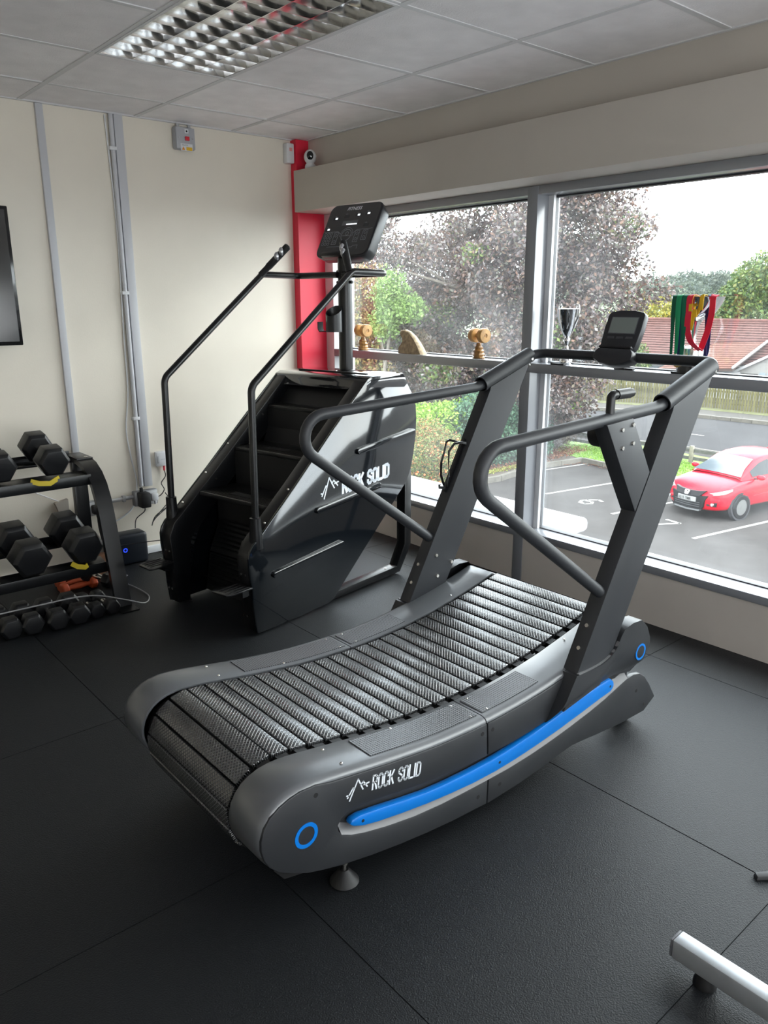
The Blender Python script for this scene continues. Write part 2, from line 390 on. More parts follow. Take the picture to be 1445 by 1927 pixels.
# -------- ceiling
ce = struct('ceiling', MB().box(X0-.2, XW+.15, Y0-.2, YB+.15, H+.12, H+.3), GAP)
gx = [1.403+.603*k for k in range(-8, 3)]; gy = [1.655+.6*k for k in range(-8, 5)]
ex = sorted(x for x in [X0]+gx+[3.118] if X0 <= x <= 3.118); ey = sorted(y for y in [Y0]+gy+[YB] if Y0 <= y <= YB)
for x in gx:
    if X0+.05 < x < 3.1: MB().box(x-.012, x+.012, Y0, YB, H, H+.03).build('grid_bar', TBAR, ce, smooth=0)
for y in gy:
    if Y0+.05 < y < YB:
        for xa, xb in (((X0, 1.403), (2.006, 3.118)) if abs(y-2.855) < .01 else ((X0, 3.118),)):
            MB().box(xa, xb, y-.012, y+.012, H+.001, H+.03).build('grid_bar', TBAR, ce, smooth=0)
MB().box(3.10, 3.118, Y0, YB, H-.002, H+.03).build('wall_angle', TBAR, ce, smooth=0)
MB().box(X0, 3.118, YB-.018, YB, H-.002, H+.03).build('wall_angle', TBAR, ce, smooth=0)
for i in range(len(ex)-1):
    for j in range(len(ey)-1):
        x0, x1, y0, y1 = ex[i], ex[i+1], ey[j], ey[j+1]
        if abs(x0-1.403) < .01 and 2.2 < y0 < 3.4: continue
        dz = random.uniform(0, .0025)
        MB().box(x0+.005, x1-.005, y0+.005, y1-.005, H+.003+dz, H+.02).build('ceiling_tile', CEIL, ce, smooth=0)
# -------- recessed louvre light
MIRR = mat('mirror_louvre', (.66, .66, .66), .10, metal=1.0)
L0x, L1x, L0y, L1y = 1.42, 1.99, 2.27, 3.44
lt = thing('louvre_light', 'recessed ceiling light with a mirror louvre of curved blades, switched off', 'ceiling light', (1.705, 2.855, H))
mb = MB()
mb.box(L0x-.012, L1x+.012, L0y-.012, L1y+.012, H+.095, H+.11)
for q in ((L0x-.012, L0x, L0y-.012, L1y+.012), (L1x, L1x+.012, L0y-.012, L1y+.012), (L0x, L1x, L0y-.012, L0y), (L0x, L1x, L1y, L1y+.012)): mb.box(*q, H-.002, H+.1)
mb.build('housing', TBAR, lt, smooth=0)
cw = (L1x-L0x)/4; nb = 12; bp = (L1y-L0y)/nb
def parab(x, flip=1, d=.030, hh=.075, n=6):
    return [(x+flip*d*((1-math.cos(k/n*math.pi/2))), H+.001+hh*math.sin(k/n*math.pi/2)*0.98) for k in range(n+1)]
for i in range(5):
    x = L0x+i*cw; a = parab(x, 1); b = parab(x, -1)
    if i == 0: poly = a+[(x-.0, H+.0745)]
    elif i == 4: poly = b+[(x+.0, H+.0745)]
    else: poly = [(x+.001, H+.001)]+a[1:]+b[:0:-1]+[(x-.001, H+.001)]
    MB().prism(poly, 'y', L0y, L1y).build('side_reflector', MIRR, lt, smooth=50)
for i in range(4):
    xa, xb = L0x+i*cw, L0x+(i+1)*cw
    for j in range(nb+1):
        y = L0y+j*bp
        if j in (0, nb): y += .004 if j == 0 else -.004
        # blade: thin at the bottom edge, flaring to the top, ends pulled up into the reflectors
        n = 8; vs = []; fs = []
        for k in range(n+1):
            t = k/n; x = xa+.001+(xb-xa-.002)*t; lift = .018*(1-math.sin(math.pi*t))**2*0
            e = abs(2*t-1); x_in = xa+(xb-xa)*t
            for (dy, dz) in ((-.0008, .0005), (-.007, .03), (-.018, .052), (.018, .052), (.007, .03), (.0008, .0005)):
                vs.append((x, y+dy*(1-.35*e), H+dz+lift))
        for k in range(n):
            for q in range(6): fs.append((k*6+q, k*6+(q+1) % 6, (k+1)*6+(q+1) % 6, (k+1)*6+q))
        MB().add(vs, fs).build('blade', MIRR, lt, smooth=40)
for i in range(4):
    x = L0x+(i+.5)*cw
    MB().cyl((x, L0y+.03, H+.080), (x, L1y-.03, H+.080), .008, n=10).build('tube', mat('shaded_tube', (.10, .10, .10), .3), lt)  # white tubes darkened to paint the shaded voids above the blades
MB().box(L0x, L1x, L0y, L1y, H+.0925, H+.0945).build('reflector_back', mat('shaded_reflector', (.03, .03, .03), .5, metal=.0), lt, smooth=0)  # near-black colour stands in for the shade inside the fitting

# ================================================================== ITEMS ON THE BACK WALL
t = tag(MB().box(1.475, 1.512, YB-.022, YB, .52, H-.004).build('cable_trunking', TRUNK, org=(1.49, YB, .52), bevel=.002), 'narrow grey-white cable trunking running down the wall behind the dumbbell rack', 'cable trunking')
t = thing('service_trunking', 'grey-white trunking with a round conduit clipped beside it, right of the plain one', 'cable trunking', (1.89, YB, .42))
MB().box(1.876, 1.925, YB-.03, YB, .425, H-.004).build('channel', TRUNK, t, bevel=.003)
MB().cyl((1.856, YB-.022, .43), (1.862, YB-.022, H-.004), .0125, n=12).build('conduit', TRUNK, t)
for z in (.84, 1.55, 2.30): MB().box(1.838, 1.878, YB-.036, YB, z-.009, z+.009).build('saddle_clip', WPVC, t, bevel=.002)
t = thing('conduit_pipe', 'short horizontal grey conduit joining the two wall sockets', 'conduit', (1.68, YB, .37))
MB().cyl((1.555, YB-.014, .365), (1.80, YB-.014, .372), .012, n=12).build('pipe', GALV, t)
MB().box(1.735, 1.752, YB-.03, YB, .352, .388).build('saddle_clip', GALV, t, bevel=.002)
def sock(name, x0, x1, z0, z1, label):
    t = thing(name, label, 'wall socket', ((x0+x1)/2, YB, z0))
    MB().box(x0, x1, YB-.042, YB, z0, z1).build('back_box', mat('grey_metalclad', (.30, .31, .33), .4, metal=.5), t, bevel=.005)
    MB().box(x0+.004, x1-.004, YB-.046, YB-.041, z0+.004, z1-.004).build('face_plate', GALV, t, bevel=.003)
    return t
def plug(x, z, m, label, name='plug', cat='plug', s=1.0):
    t = thing(name, label, cat, (x, YB-.046, z))
    MB().box(x-.026*s, x+.026*s, YB-.085*s, YB-.0465, z-.024*s, z+.03*s).build('body', m, t, bevel=.010)
    MB().cyl((x, YB-.07, z-.045*s), (x, YB-.07, z-.018), .007, n=8).build('cable_sleeve', m, t)
    return t
sock('double_socket', 1.80, 1.945, .315, .405, 'grey metal double wall socket at the foot of the right-hand trunking')
sock('single_socket', 1.515, 1.60, .305, .390, 'grey metal wall socket glimpsed behind the curved rack leg')
plug(1.56, .345, RUB, 'round black plug in the socket behind the rack leg')
t = thing('power_adapter', 'square black power adapter plugged into the double socket', 'power adapter', (1.843, YB-.046, .33))
MB().box(1.812, 1.872, YB-.115, YB-.0465, .315, .405).build('body', RUB, t, bevel=.008)
MB().box(1.83, 1.85, YB-.06, YB-.0465, .400, .430).build('top_tab', RUB, t, bevel=.004)
plug(1.915, .36, WPVC, 'white moulded plug in the right half of the double socket', s=.9)
t = thing('thermostat_box', 'small white control box with a red-tipped lead on the wall beside the stair climber', 'control box', (1.995, YB, .53))
MB().box(1.962, 2.032, YB-.03, YB, .535, .625).build('casing', WPVC, t, bevel=.006)
MB().box(1.966, 1.978, YB-.034, YB-.029, .555, .60).build('slot', mat('pale_grey', (.45, .46, .48), .5), t, bevel=.002)
text('control', .009, PRINTG, t, (1.988, YB-.031, .575), (1, 0, 0), (0, 0, 1))
MB().cyl((2.012, YB-.016, .505), (2.012, YB-.016, .5355), .006, n=8).build('red_plug', RED, t)
def cable(name, label, pts, r, m, smoothn=3, cat='cable'):
    P = [V3(p) for p in pts]
    # Catmull-Rom
    out = []
    for i in range(len(P)-1):
        a = P[max(i-1, 0)]; b = P[i]; c = P[i+1]; d = P[min(i+2, len(P)-1)]
        for k in range(6):
            t_ = k/6; out.append(.5*((2*b)+(c-a)*t_+(2*a-5*b+4*c-d)*t_*t_+(3*b-a-3*c+d)*t_**3))
    out.append(P[-1])
    o = MB().tube(out, r, 7).build(name, m, org=tuple(P[0])); tag(o, label, cat); return o
yc_ = YB-.008
cable('white_cable', 'long thin white cable hanging in a curve beside the conduit', [(1.835, yc_, H-.01), (1.85, yc_, 1.9), (1.835, yc_, 1.3), (1.83, yc_, 1.0), (1.80, yc_, .78), (1.815, yc_, .60), (1.835, yc_, .45), (1.80, yc_, .31), (1.70, yc_, .245), (1.66, yc_, .25)], .0045, WPVC)
cable('adapter_lead', 'thin black lead dropping from the power adapter to the floor box', [(1.845, YB-.07, .315), (1.85, YB-.05, .28), (1.80, YB-.04, .24), (1.78, YB-.06, .19)], .003, RUB)
cable('black_lead', 'black lead from the round plug down behind the rack leg', [(1.56, YB-.07, .31), (1.565, YB-.06, .24), (1.58, YB-.05, .15)], .0045, RUB)
cable('control_lead', 'dark wavy lead hanging from the white control box', [(2.012, YB-.016, .506), (2.015, YB-.02, .47), (1.985, YB-.02, .43), (2.00, YB-.02, .385), (1.955, YB-.02, .35), (1.90, YB-.02, .40)], .003, RUB)
cable('coiled_lead', 'coiled black lead hanging beside the entry of the stair climber', [(2.00, 4.42, .37), (2.01, 4.40, .32), (1.92, 4.36, .26), (1.87, 4.34, .22), (1.90, 4.35, .245), (1.985, 4.38, .285), (1.90, 4.36, .25), (1.86, 4.33, .205)], .003, RUB)
cable('white_lead', 'thin white lead running diagonally across the wall behind the dumbbells', [(1.0, yc_, .62), (1.13, yc_, .56), (1.26, yc_, .48), (1.38, yc_, .41)], .003, WPVC)
# isolator switch high on the wall
t = thing('isolator_switch', 'grey isolator switch box with a red rocker and a warning label, just below the ceiling', 'isolator switch', (2.278, YB, 2.33))
MB().box(2.218, 2.340, YB-.05, YB, 2.335, 2.455).build('back_box', mat('pale_switch_grey', (.36, .37, .40), .4), t, bevel=.012)
MB().box(2.222, 2.336, YB-.054, YB-.049, 2.339, 2.451).build('face_plate', mat('pale_plate_grey', (.42, .43, .46), .35), t, bevel=.003)
MB().box(2.272, 2.296, YB-.058, YB-.0535, 2.420, 2.442).build('lock_tab', WPVC, t); MB().cyl((2.284, YB-.060, 2.431), (2.284, YB-.0575, 2.431), .005, n=10).build('lock_hole', RUB, t)
MB().box(2.273, 2.299, YB-.062, YB-.0535, 2.382, 2.404).build('rocker', mat('red_rocker', (.6, .03, .05), .3), t, bevel=.002)
MB().box(2.244, 2.318, YB-.056, YB-.0535, 2.328, 2.366).build('warning_label', WPVC, t); MB().box(2.278, 2.314, YB-.0575, YB-.0555, 2.331, 2.349).build('yellow_panel', mat('label_yellow', (.75, .45, .02), .5), t)
MB().add([(2.250, YB-.0572, 2.332), (2.270, YB-.0572, 2.332), (2.260, YB-.0572, 2.350), (2.250, YB-.0557, 2.332), (2.270, YB-.0557, 2.332), (2.260, YB-.0557, 2.350)], [(0, 1, 2), (3, 5, 4), (0, 3, 4, 1), (1, 4, 5, 2), (2, 5, 3, 0)]).build('warning_triangle', mat('label_orange', (.75, .28, .03), .5), t, smooth=0)
text('ISOLATOR', .0085, RUB, t, (2.252, YB-.0562, 2.355), (1, 0, 0), (0, 0, 1), sx=.9)
for x in (2.236, 2.322): MB().cyl((x, YB-.057, 2.396), (x, YB-.053, 2.396), .004, n=8).build('screw', GALV, t)
MB().cyl((2.25, YB-.02, 2.450), (2.25, YB-.02, H-.003), .010, n=10).build('conduit_stub', GALV, t); MB().cyl((2.32, YB-.02, 2.450), (2.32, YB-.02, H-.003), .010, n=10).build('conduit_stub', GALV, t)
# alarm sensor + camera
t = thing('alarm_sensor', 'white alarm sensor on the beige wall next to the red column', 'alarm sensor', (3.0, YB, 2.34))
MB().box(2.966, 3.022, YB-.05, YB, 2.335, 2.452).build('casing', WPVC, t, bevel=.008); MB().box(2.984, 3.004, YB-.053, YB-.0495, 2.405, 2.425).build('red_window', mat('pale_red', (.8, .35, .33), .4), t, bevel=.002)
t = thing('security_camera', 'white egg-shaped security camera with a black lens face standing on the ledge', 'security camera', (3.055, 4.28, 2.291))
MB().lathe([(.0, 0), (.032, 0), (.034, .012), (.030, .028), (.022, .036)], (3.055, 4.28, 2.291), 20).build('base', WPVC, t)
MB().ball((3.055, 4.28, 2.362), (.038, .038, .044), 20, 14).build('head', WPVC, t)
dv = (V3((0, 0, 0))-V3((3.055, 4.28, 0))).normalized(); q = dv.to_track_quat('Z', 'Y').to_matrix()
mb = MB(); vs = []
for i in range(3):
    for k in range(20):
        a = 2*math.pi*k/20; rr = (0, .014, .0205)[i]; px, pz = rr*math.cos(a), rr*math.sin(a)*1.25
        dd = .0385*math.sqrt(max(0, 1-(px/.038)**2-(pz/.044)**2))+.0015
        vs.append(V3((3.055, 4.28, 2.366))+dv*dd+V3((-dv.y, dv.x, 0))*px+V3((0, 0, 1))*pz)
mb.add(vs, [(i*20+k, i*20+(k+1) % 20, (i+1)*20+(k+1) % 20, (i+1)*20+k) for i in range(2) for k in range(20)]).build('lens_face', GLOSS, t, recalc=False)
# TV at left edge
t = thing('television', 'wall-mounted flat television cut off by the left edge of the frame', 'television', (.66, YB, 1.28))
MB().box(.05, 1.268, YB-.075, YB-.035, 1.286, 1.966).build('casing', mat('piano_black', (.012, .012, .013), .12, spec=.6), t, bevel=.006)
MB().box(.068, 1.250, YB-.0775, YB-.0745, 1.306, 1.948).build('screen', mat('tv_screen', (.008, .009, .010), .12, spec=.6), t)
MB().box(.5, .8, YB-.036, YB, 1.5, 1.75).build('wall_bracket', BLK, t)
# fan-like shelf item glimpsed behind rack: grey wedge bracket
tag(MB().prism([(1.345, .41), (1.418, .425), (1.418, .215), (1.405, .215)], 'y', YB-.03, YB).build('wall_bracket_cover', mat('greige_cover', (.42, .38, .33), .6), org=(1.4, YB, .3), smooth=0), 'beige wedge-shaped cover on the wall behind the rear rack post', 'cover')
# dark storage box with blue ring light
t = thing('speaker_box', 'low dark box with a glowing blue ring button on the floor by the wall', 'speaker', (1.70, 4.33, 0))
MB().box(1.58, 1.815, 4.30, 4.415, .0, .185).build('casing', mat('dark_navy_plastic', (.010, .014, .022), .4), t, bevel=.02, seg=3)
mb = MB(); c = V3((1.672, 4.2985, .095)); vs = []
for rr, yy in ((.008, 0), (.0125, -.001), (.013, 0), (.0085, .001)):
    for k in range(20): vs.append(c+V3((rr*math.cos(k*math.pi/10), yy, rr*math.sin(k*math.pi/10))))
mb.add(vs, [(i*20+k, i*20+(k+1) % 20, ((i+1) % 4)*20+(k+1) % 20, ((i+1) % 4)*20+k) for i in range(4) for k in range(20)]).build('ring_light', mat('blue_glow', (.02, .05, .4), .4, emit=(.02, .06, 1.0), estr=1.2), t)
# ================================================================== CURVED TREADMILL
YC = 1.735
DECK = [(.905, .402), (.969, .396), (1.027, .387), (1.085, .378), (1.142, .3695), (1.199, .362), (1.257, .355), (1.314, .3485), (1.373, .344), (1.43, .3415), (1.487, .3395), (1.545, .3385), (1.601, .339), (1.658, .341), (1.716, .3445), (1.772, .349), (1.829, .3555), (1.885, .363), (1.941, .371), (1.996, .3815), (2.053, .3925), (2.109, .404), (2.163, .417), (2.219, .431), (2.262, .4425)]
CR, RR = (.909, .270), .131
CF, RF = (2.228, .325), .122
def arc(c, r, a0, a1, n):
    return [(c[0]+r*math.cos(math.radians(a0+(a1-a0)*k/n)), c[1]+r*math.sin(math.radians(a0+(a1-a0)*k/n))) for k in range(n+1)]
belt = arc(CR, RR, 235, 92, 20)+DECK[1:-1]+arc(CF, RF, 72, -40, 14)
tr = thing('curved_treadmill', 'large graphite curved manual treadmill with a slatted belt, blue side stripe and open handrails', 'treadmill', (1.6, YC, 0))
def walk(path, step, start=0.0):
    out = []; acc = -start; L = 0; nxt = start
    for a, b in zip(path, path[1:]):
        d = math.hypot(b[0]-a[0], b[1]-a[1])
        while nxt <= L+d:
            k = (nxt-L)/d; out.append((a[0]+(b[0]-a[0])*k, a[1]+(b[1]-a[1])*k, math.atan2(b[1]-a[1], b[0]-a[0]))); nxt += step
        L += d
    return out
# slat material: crossed fine ridges
def slat_mat():
    m = mat('slat_rubber', (.03, .032, .035), .24, spec=.85); nt = m.node_tree; b = nt.nodes['Principled BSDF']; N = nt.nodes.new; Lk = nt.links.new; b.inputs['IOR'].default_value = 1.75
    tc = N('ShaderNodeTexCoord'); sp = N('ShaderNodeSeparateXYZ'); Lk(tc.outputs['Object'], sp.inputs[0])
    def mth(op, a, b2=None):
        n = N('ShaderNodeMath'); n.operation = op
        for i, q in enumerate((a, b2)):
            if q is None: continue
            if isinstance(q, (int, float)): n.inputs[i].default_value = q
            else: Lk(q, n.inputs[i])
        return n.outputs[0]
    k = 2*math.pi/.0125
    s1 = mth('SINE', mth('MULTIPLY', mth('ADD', sp.outputs[0], sp.outputs[1]), k)); s2 = mth('SINE', mth('MULTIPLY', mth('SUBTRACT', sp.outputs[0], sp.outputs[1]), k))
    h = mth('MAXIMUM', s1, s2); h = mth('POWER', mth('MAXIMUM', h, 0.0), 5.0)
    bp = N('ShaderNodeBump'); bp.inputs['Strength'].default_value = .75; bp.inputs['Distance'].default_value = .0013; Lk(h, bp.inputs['Height']); Lk(bp.outputs[0], b.inputs['Normal'])
    mx = N('ShaderNodeMix'); mx.data_type = 'RGBA'; Lk(h, mx.inputs[0]); mx.inputs[6].default_value = (.018, .019, .021, 1); mx.inputs[7].default_value = (.085, .088, .092, 1)  # ridge lines tinted paler to paint the light they reflect
    Lk(mx.outputs[2], b.inputs['Base Color']); return m
SLAT = slat_mat()
PITCH = .0577
sm = MB().box(-.0258, .0258, -.228, .228, -.014, 0).mesh('slat', (0, 0, 0), SLAT, bevel=.0035, smooth=40)
# phase so that a gap falls at l = .851/.910 ...
st = walk(belt, .001); L0 = min(range(len(st)), key=lambda i: abs(st[i][0]-.910)+abs(st[i][1]-.402)*2)*.001
ph = (L0+PITCH/2) % PITCH
for x, z, a in walk(belt, PITCH, ph):
    nx, nz = -math.sin(a), math.cos(a)
    place(sm, 'slat', tr, (x-.0*nx, YC+.008, z-.0*nz), rot=(0, -a, 0))
# rubber belt under the slats, with lugs at the edge
inner = [(x+math.sin(a)*.017, z-math.cos(a)*.017) for x, z, a in walk(belt, .02)]
MB().ribbon([(x, YC+.006, z) for x, z in inner], .452, .006).build('belt', INNER, tr)
mb = MB()
for x, z, a in walk(belt, PITCH, ph):
    nx, nz = -math.sin(a), math.cos(a)
    for y in (YC-.232, YC+.245): mb.obox((x-nx*.016, y, z-nz*.016), (.034, .018, .018), Matrix.Rotation(-a, 3, 'Y'))
o = mb.build('belt_lugs', RUB, tr, bevel=0, smooth=0); o['kind'] = 'stuff'
# side rails (top covers) both sides, split in rear/front pieces at the seam
SE = 1.537
RP0 = [(.830, .190), (.802, .216), (.786, .238), (.774, .262), (.768, .287), (.768, .312), (.775, .338), (.788, .360), (.806, .378), (.828, .391), (.855, .400), (.885, .4035), (.91, .4032), (.94, .4005)]; N0 = len(RP0)
rail_path = RP0+[(x, z+.001) for x, z in DECK[1:-1]]+arc(CF, RF+.002, 74, 8, 12)
def chop(path, x0, x1): return [p for p in path if x0 <= p[0] <= x1]
def rail(side, piece):
    # side -1 near, +1 far
    if piece == 'rear':
        P = rail_path[:N0]+[p for p in rail_path[N0:] if p[0] < SE-.003]+[(SE-.002, curve_z(DECK, SE)+.001)]
    else:
        k = max(i for i, p in enumerate(rail_path) if p[0] < SE+.003 and i >= N0)
        P = [(SE+.002, curve_z(DECK, SE)+.001)]+rail_path[k+1:]
    yi, yo = YC+side*.249, YC+side*.386
    cs = [(yi, -.014), (yi, -.002), (yi+side*.003, .0), (yo-side*.020, .0), (yo-side*.006, -.004), (yo, -.011), (yo, -.02)]
    vs = []
    for i, p in enumerate(P):
        a = P[max(0, i-1)]; b = P[min(len(P)-1, i+1)]; t = math.atan2(b[1]-a[1], b[0]-a[0]); nx, nz = -math.sin(t), math.cos(t)
        for y, h in cs: vs.append((p[0]+nx*h, y, p[1]+nz*h))
        for y, h in reversed(cs[1:-1]): vs.append((p[0]+nx*(h-.006), y-(0 if y not in (yo,) else 0), p[1]+nz*(h-.006)))
    n = len(cs)+len(cs)-2
    fs = [(i*n+k, i*n+(k+1) % n, (i+1)*n+(k+1) % n, (i+1)*n+k) for i in range(len(P)-1) for k in range(n)]
    fs += [tuple(range(n)), tuple((len(P)-1)*n+k for k in range(n))]
    return MB().add(vs, fs).build('side_rail', TRAIL, tr, smooth=50)
for s in (-1, 1):
    for pc in ('rear', 'front'): rail(s, pc)
# grip plates with raised dots + rivets
def dot_mat():
    m = mat('dotted_grip_plate', (.10, .105, .115), .36, spec=.7); nt = m.node_tree; b = nt.nodes['Principled BSDF']; N = nt.nodes.new; Lk = nt.links.new
    tc = N('ShaderNodeTexCoord'); vm = N('ShaderNodeVectorMath'); vm.operation = 'SCALE'; vm.inputs['Scale'].default_value = 2*math.pi/.0165; Lk(tc.outputs['Object'], vm.inputs[0])
    sp = N('ShaderNodeSeparateXYZ'); Lk(vm.outputs[0], sp.inputs[0])
    def mth(op, a, b2=None):
        n = N('ShaderNodeMath'); n.operation = op
        for i, q in enumerate((a, b2)):
            if q is None: continue
            if isinstance(q, (int, float)): n.inputs[i].default_value = q
            else: Lk(q, n.inputs[i])
        return n.outputs[0]
    pr = mth('MULTIPLY', mth('SINE', sp.outputs[0]), mth('SINE', sp.outputs[1])); h = mth('SMOOTH_MIN', mth('MAXIMUM', mth('MULTIPLY', mth('SUBTRACT', mth('ABSOLUTE', pr), .35), 3.0), 0.0), 1.0)
    bp = N('ShaderNodeBump'); bp.inputs['Strength'].default_value = 1.0; bp.inputs['Distance'].default_value = .0018; Lk(h, bp.inputs['Height']); Lk(bp.outputs[0], b.inputs['Normal'])
    mx = N('ShaderNodeMix'); mx.data_type = 'RGBA'; Lk(h, mx.inputs[0]); mx.inputs[6].default_value = (.12, .126, .138, 1); mx.inputs[7].default_value = (.012, .013, .015, 1); Lk(mx.outputs[2], b.inputs['Base Color'])  # plate grey lightened to paint in reflected window light
    return m
DOT = dot_mat()
for s in (-1, 1):
    for x0, x1 in ((1.125, 1.525), (1.550, 1.805)):
        P = [(x0+(x1-x0)*k/14, 0) for k in range(15)]; P = [(x, curve_z(DECK, x)+.0022) for x, _ in P]
        MB().ribbon([(x, YC+s*.312, z) for x, z in P], .092, .003, upv=(0, 1, 0)).build('grip_plate', DOT, tr, smooth=30)
    for x, w in ((1.035, .272), (1.035, .352), (1.505, .272), (1.505, .352), (1.575, .272), (1.575, .352), (1.27, .268), (2.05, .27)):
        z = curve_z(DECK, x)+.001
        MB().lathe([(.0, .0022), (.003, .002), (.0045, .0)], (x, YC+s*w, z+.0018), 10).build('rivet', STEEL, tr)
# side panels (near and far) : rear C-shaped panel, front upper, front lower skirt
TOPZ = lambda x: curve_z(DECK, x)-.016
rear_out = [(SE, TOPZ(SE))]+[(x, TOPZ(x)) for x in (1.45, 1.35, 1.25, 1.15, 1.05, .98)]+[(.93, .391), (.885, .393), (.855, .388), (.825, .377), (.80, .361), (.783, .338), (.774, .31), (.773, .285), (.78, .255), (.795, .228), (.82, .203), (.855, .181), (.90, .158), (.95, .141), (1.005, .125), (1.1, .104), (1.2, .086), (1.3, .072), (1.4, .061), (SE+.01, .051)]
g_low = [(SE+.012, .131), (1.45, .134), (1.35, .139), (1.25, .149), (1.15, .167), (1.08, .184), (1.035, .199)]
g_end = [(1.008, .213), (.996, .229), (.994, .246), (1.004, .261), (1.022, .271), (1.05, .275)]
g_top = [(1.10, .268), (1.18, .254), (1.28, .238), (1.38, .226), (1.46, .220), (SE+.006, .2155)]
fr_top = [(SE+.004, TOPZ(SE+.004))]+[(x, TOPZ(x)) for x in (1.6, 1.7, 1.8, 1.9, 2.0, 2.1, 2.18, 2.24)]+[(2.30, .398), (2.335, .36), (2.348, .32), (2.342, .285), (2.32, .256), (2.28, .243)]+[(2.18, .262), (2.08, .258), (1.98, .248), (1.86, .230), (1.74, .218), (1.64, .2145), (SE+.010, .2155)]
fr_low = [(SE+.016, .131), (1.65, .130), (1.75, .134), (1.85, .143), (1.95, .155), (2.05, .170), (2.13, .185), (2.20, .203), (2.26, .219), (2.31, .223), (2.35, .214), (2.385, .190), (2.42, .150), (2.468, .082), (2.40, .046), (2.25, .050), (2.10, .064), (2.02, .073), (1.96, .078), (1.90, .072), (1.80, .061), (1.70, .053), (SE+.014, .049)]
for s in (-1, 1):
    ya, yb = YC+s*.39, YC+s*.372
    MB().prism(rear_out+g_low+g_end+g_top, 'y', ya, yb).build('side_panel', TPLA, tr, bevel=.0035)
    MB().prism(fr_top, 'y', ya, yb).build('side_panel', TPLA, tr, bevel=.0035)
    MB().prism(fr_low, 'y', ya, yb).build('lower_skirt', TPLA, tr, bevel=.0035)
    # groove: sloping lip + dark floor
    low = g_end[2::-1][::-1]
    edge = [(1.004, .216), (1.035, .2), (1.08, .185), (1.15, .168), (1.25, .150), (1.35, .140), (1.45, .135), (1.55, .132), (1.65, .131), (1.75, .135), (1.85, .144), (1.95, .156), (2.05, .171), (2.13, .186), (2.20, .204), (2.27, .221)]
    vs = []
    for x, z in edge: vs += [(x, ya-s*.0005, z), (x, yb-s*.004, z+.024), (x, yb-s*.010, z+.018), (x, ya-s*.012, z-.006)]
    fs = [(i*4+k, i*4+(k+1) % 4, (i+1)*4+(k+1) % 4, (i+1)*4+k) for i in range(len(edge)-1) for k in range(4)]
    MB().add(vs, fs).build('groove_lip', TLIP, tr, smooth=60)
    fl_ = [(.99, .20), (.99, .29), (1.2, .27), (SE, .235), (1.75, .235), (1.98, .265), (2.2, .28), (2.3, .25), (2.3, .19), (2.1, .16), (1.9, .13), (1.7, .115), (SE, .115), (1.3, .125), (1.1, .16)]
    MB().prism(fl_, 'y', yb-s*.004, yb-s*.010).build('groove_floor', TPLA, tr, smooth=0)
    # blue stripe
    top = [(1.034, .2465), (1.06, .2485), (1.12, .239), (1.20, .224), (1.295, .2085), (1.38, .2015), (1.47, .1975), (1.558, .197), (1.65, .2015), (1.745, .210), (1.86, .2265), (1.981, .2465), (2.08, .2565), (2.141, .2605), (2.160, .2565), (2.174, .245), (2.180, .231), (2.176, .218), (2.163, .209)]
    bot = [(2.10, .2025), (1.993, .187), (1.88, .172), (1.774, .161), (1.67, .153), (1.576, .150), (1.48, .1525), (1.39, .160), (1.296, .1705), (1.20, .185), (1.12, .1995), (1.072, .211), (1.04, .224), (1.027, .2355)]
    b = MB().prism(top+bot, 'y', YC+s*.396, YC+s*.372).build('blue_stripe', BLUE, tr, bevel=.006, seg=2)
    for x, z in ((1.068, .229), (1.592, .176), (2.155, .232)):
        MB().cyl((x, YC+s*.3967, z), (x, YC+s*.3955, z), .0045, n=10).build('screw_hole', GAP, tr)
    for x, z in ((.929, .364), (1.518, .297), (1.562, .295), (1.508, .092), (1.604, .093), (2.335, .15), (2.398, .074)):
        MB().cyl((x, YC+s*.3906, z), (x, YC+s*.389, z), .0065, n=12).build('screw_hole', GAP, tr)
    # ring emblem rear
    def ring(cx, cz, y, r, w):
        vs = []
        for q, yy in ((r-w, y+s*.0002), (r-w, y+s*.0012), (r, y+s*.0012), (r, y+s*.0002)):
            for k in range(32): vs.append((cx+q*math.cos(k*math.pi/16), yy, cz+q*math.sin(k*math.pi/16)))
        return MB().add(vs, [(i*32+k, i*32+(k+1) % 32, ((i+1) % 4)*32+(k+1) % 32, ((i+1) % 4)*32+k) for i in range(4) for k in range(32)]).build('ring_emblem', BLUE, tr)
    ring(.898, .2675, YC+s*.390, .0335, .0098)
    # front pod, bulging outwards around the foot of the upright
    yo = YC+s*.43
    Bc = [(1.812, .222), (1.95, .250), (2.06, .262), (2.18, .266), (2.262, .259), (2.318, .276)]
    Tc = [(1.905, .366), (1.987, .364), (2.049, .367), (2.101, .383), (2.132, .412), (2.15, .447), (2.20, .462), (2.262, .458), (2.298, .425), (2.322, .38), (2.333, .335), (2.330, .30)]
    def resamp(P, n):
        L = [0]
        for p, q in zip(P, P[1:]): L.append(L[-1]+math.hypot(q[0]-p[0], q[1]-p[1]))
        out = []
        for k in range(n+1):
            d_ = L[-1]*k/n; i = max(j for j in range(len(P)-1) if L[j] <= d_+1e-9); f = (d_-L[i])/(L[i+1]-L[i]); out.append((P[i][0]+(P[i+1][0]-P[i][0])*f, P[i][1]+(P[i+1][1]-P[i][1])*f))
        return out
    ns, nt_ = 22, 8; Bp, Tp = resamp(Bc, ns), resamp(Tc, ns); vs = []
    for j in range(nt_+1):
        t_ = j/nt_
        for k in range(ns+1):
            s_ = k/ns; bl = .040*min(1, (t_/.42))**.8*min(1, ((1-s_)/.10+.02))**.6
            vs.append((Bp[k][0]*(1-t_)+Tp[k][0]*t_, YC+s*(.391+bl), Bp[k][1]*(1-t_)+Tp[k][1]*t_))
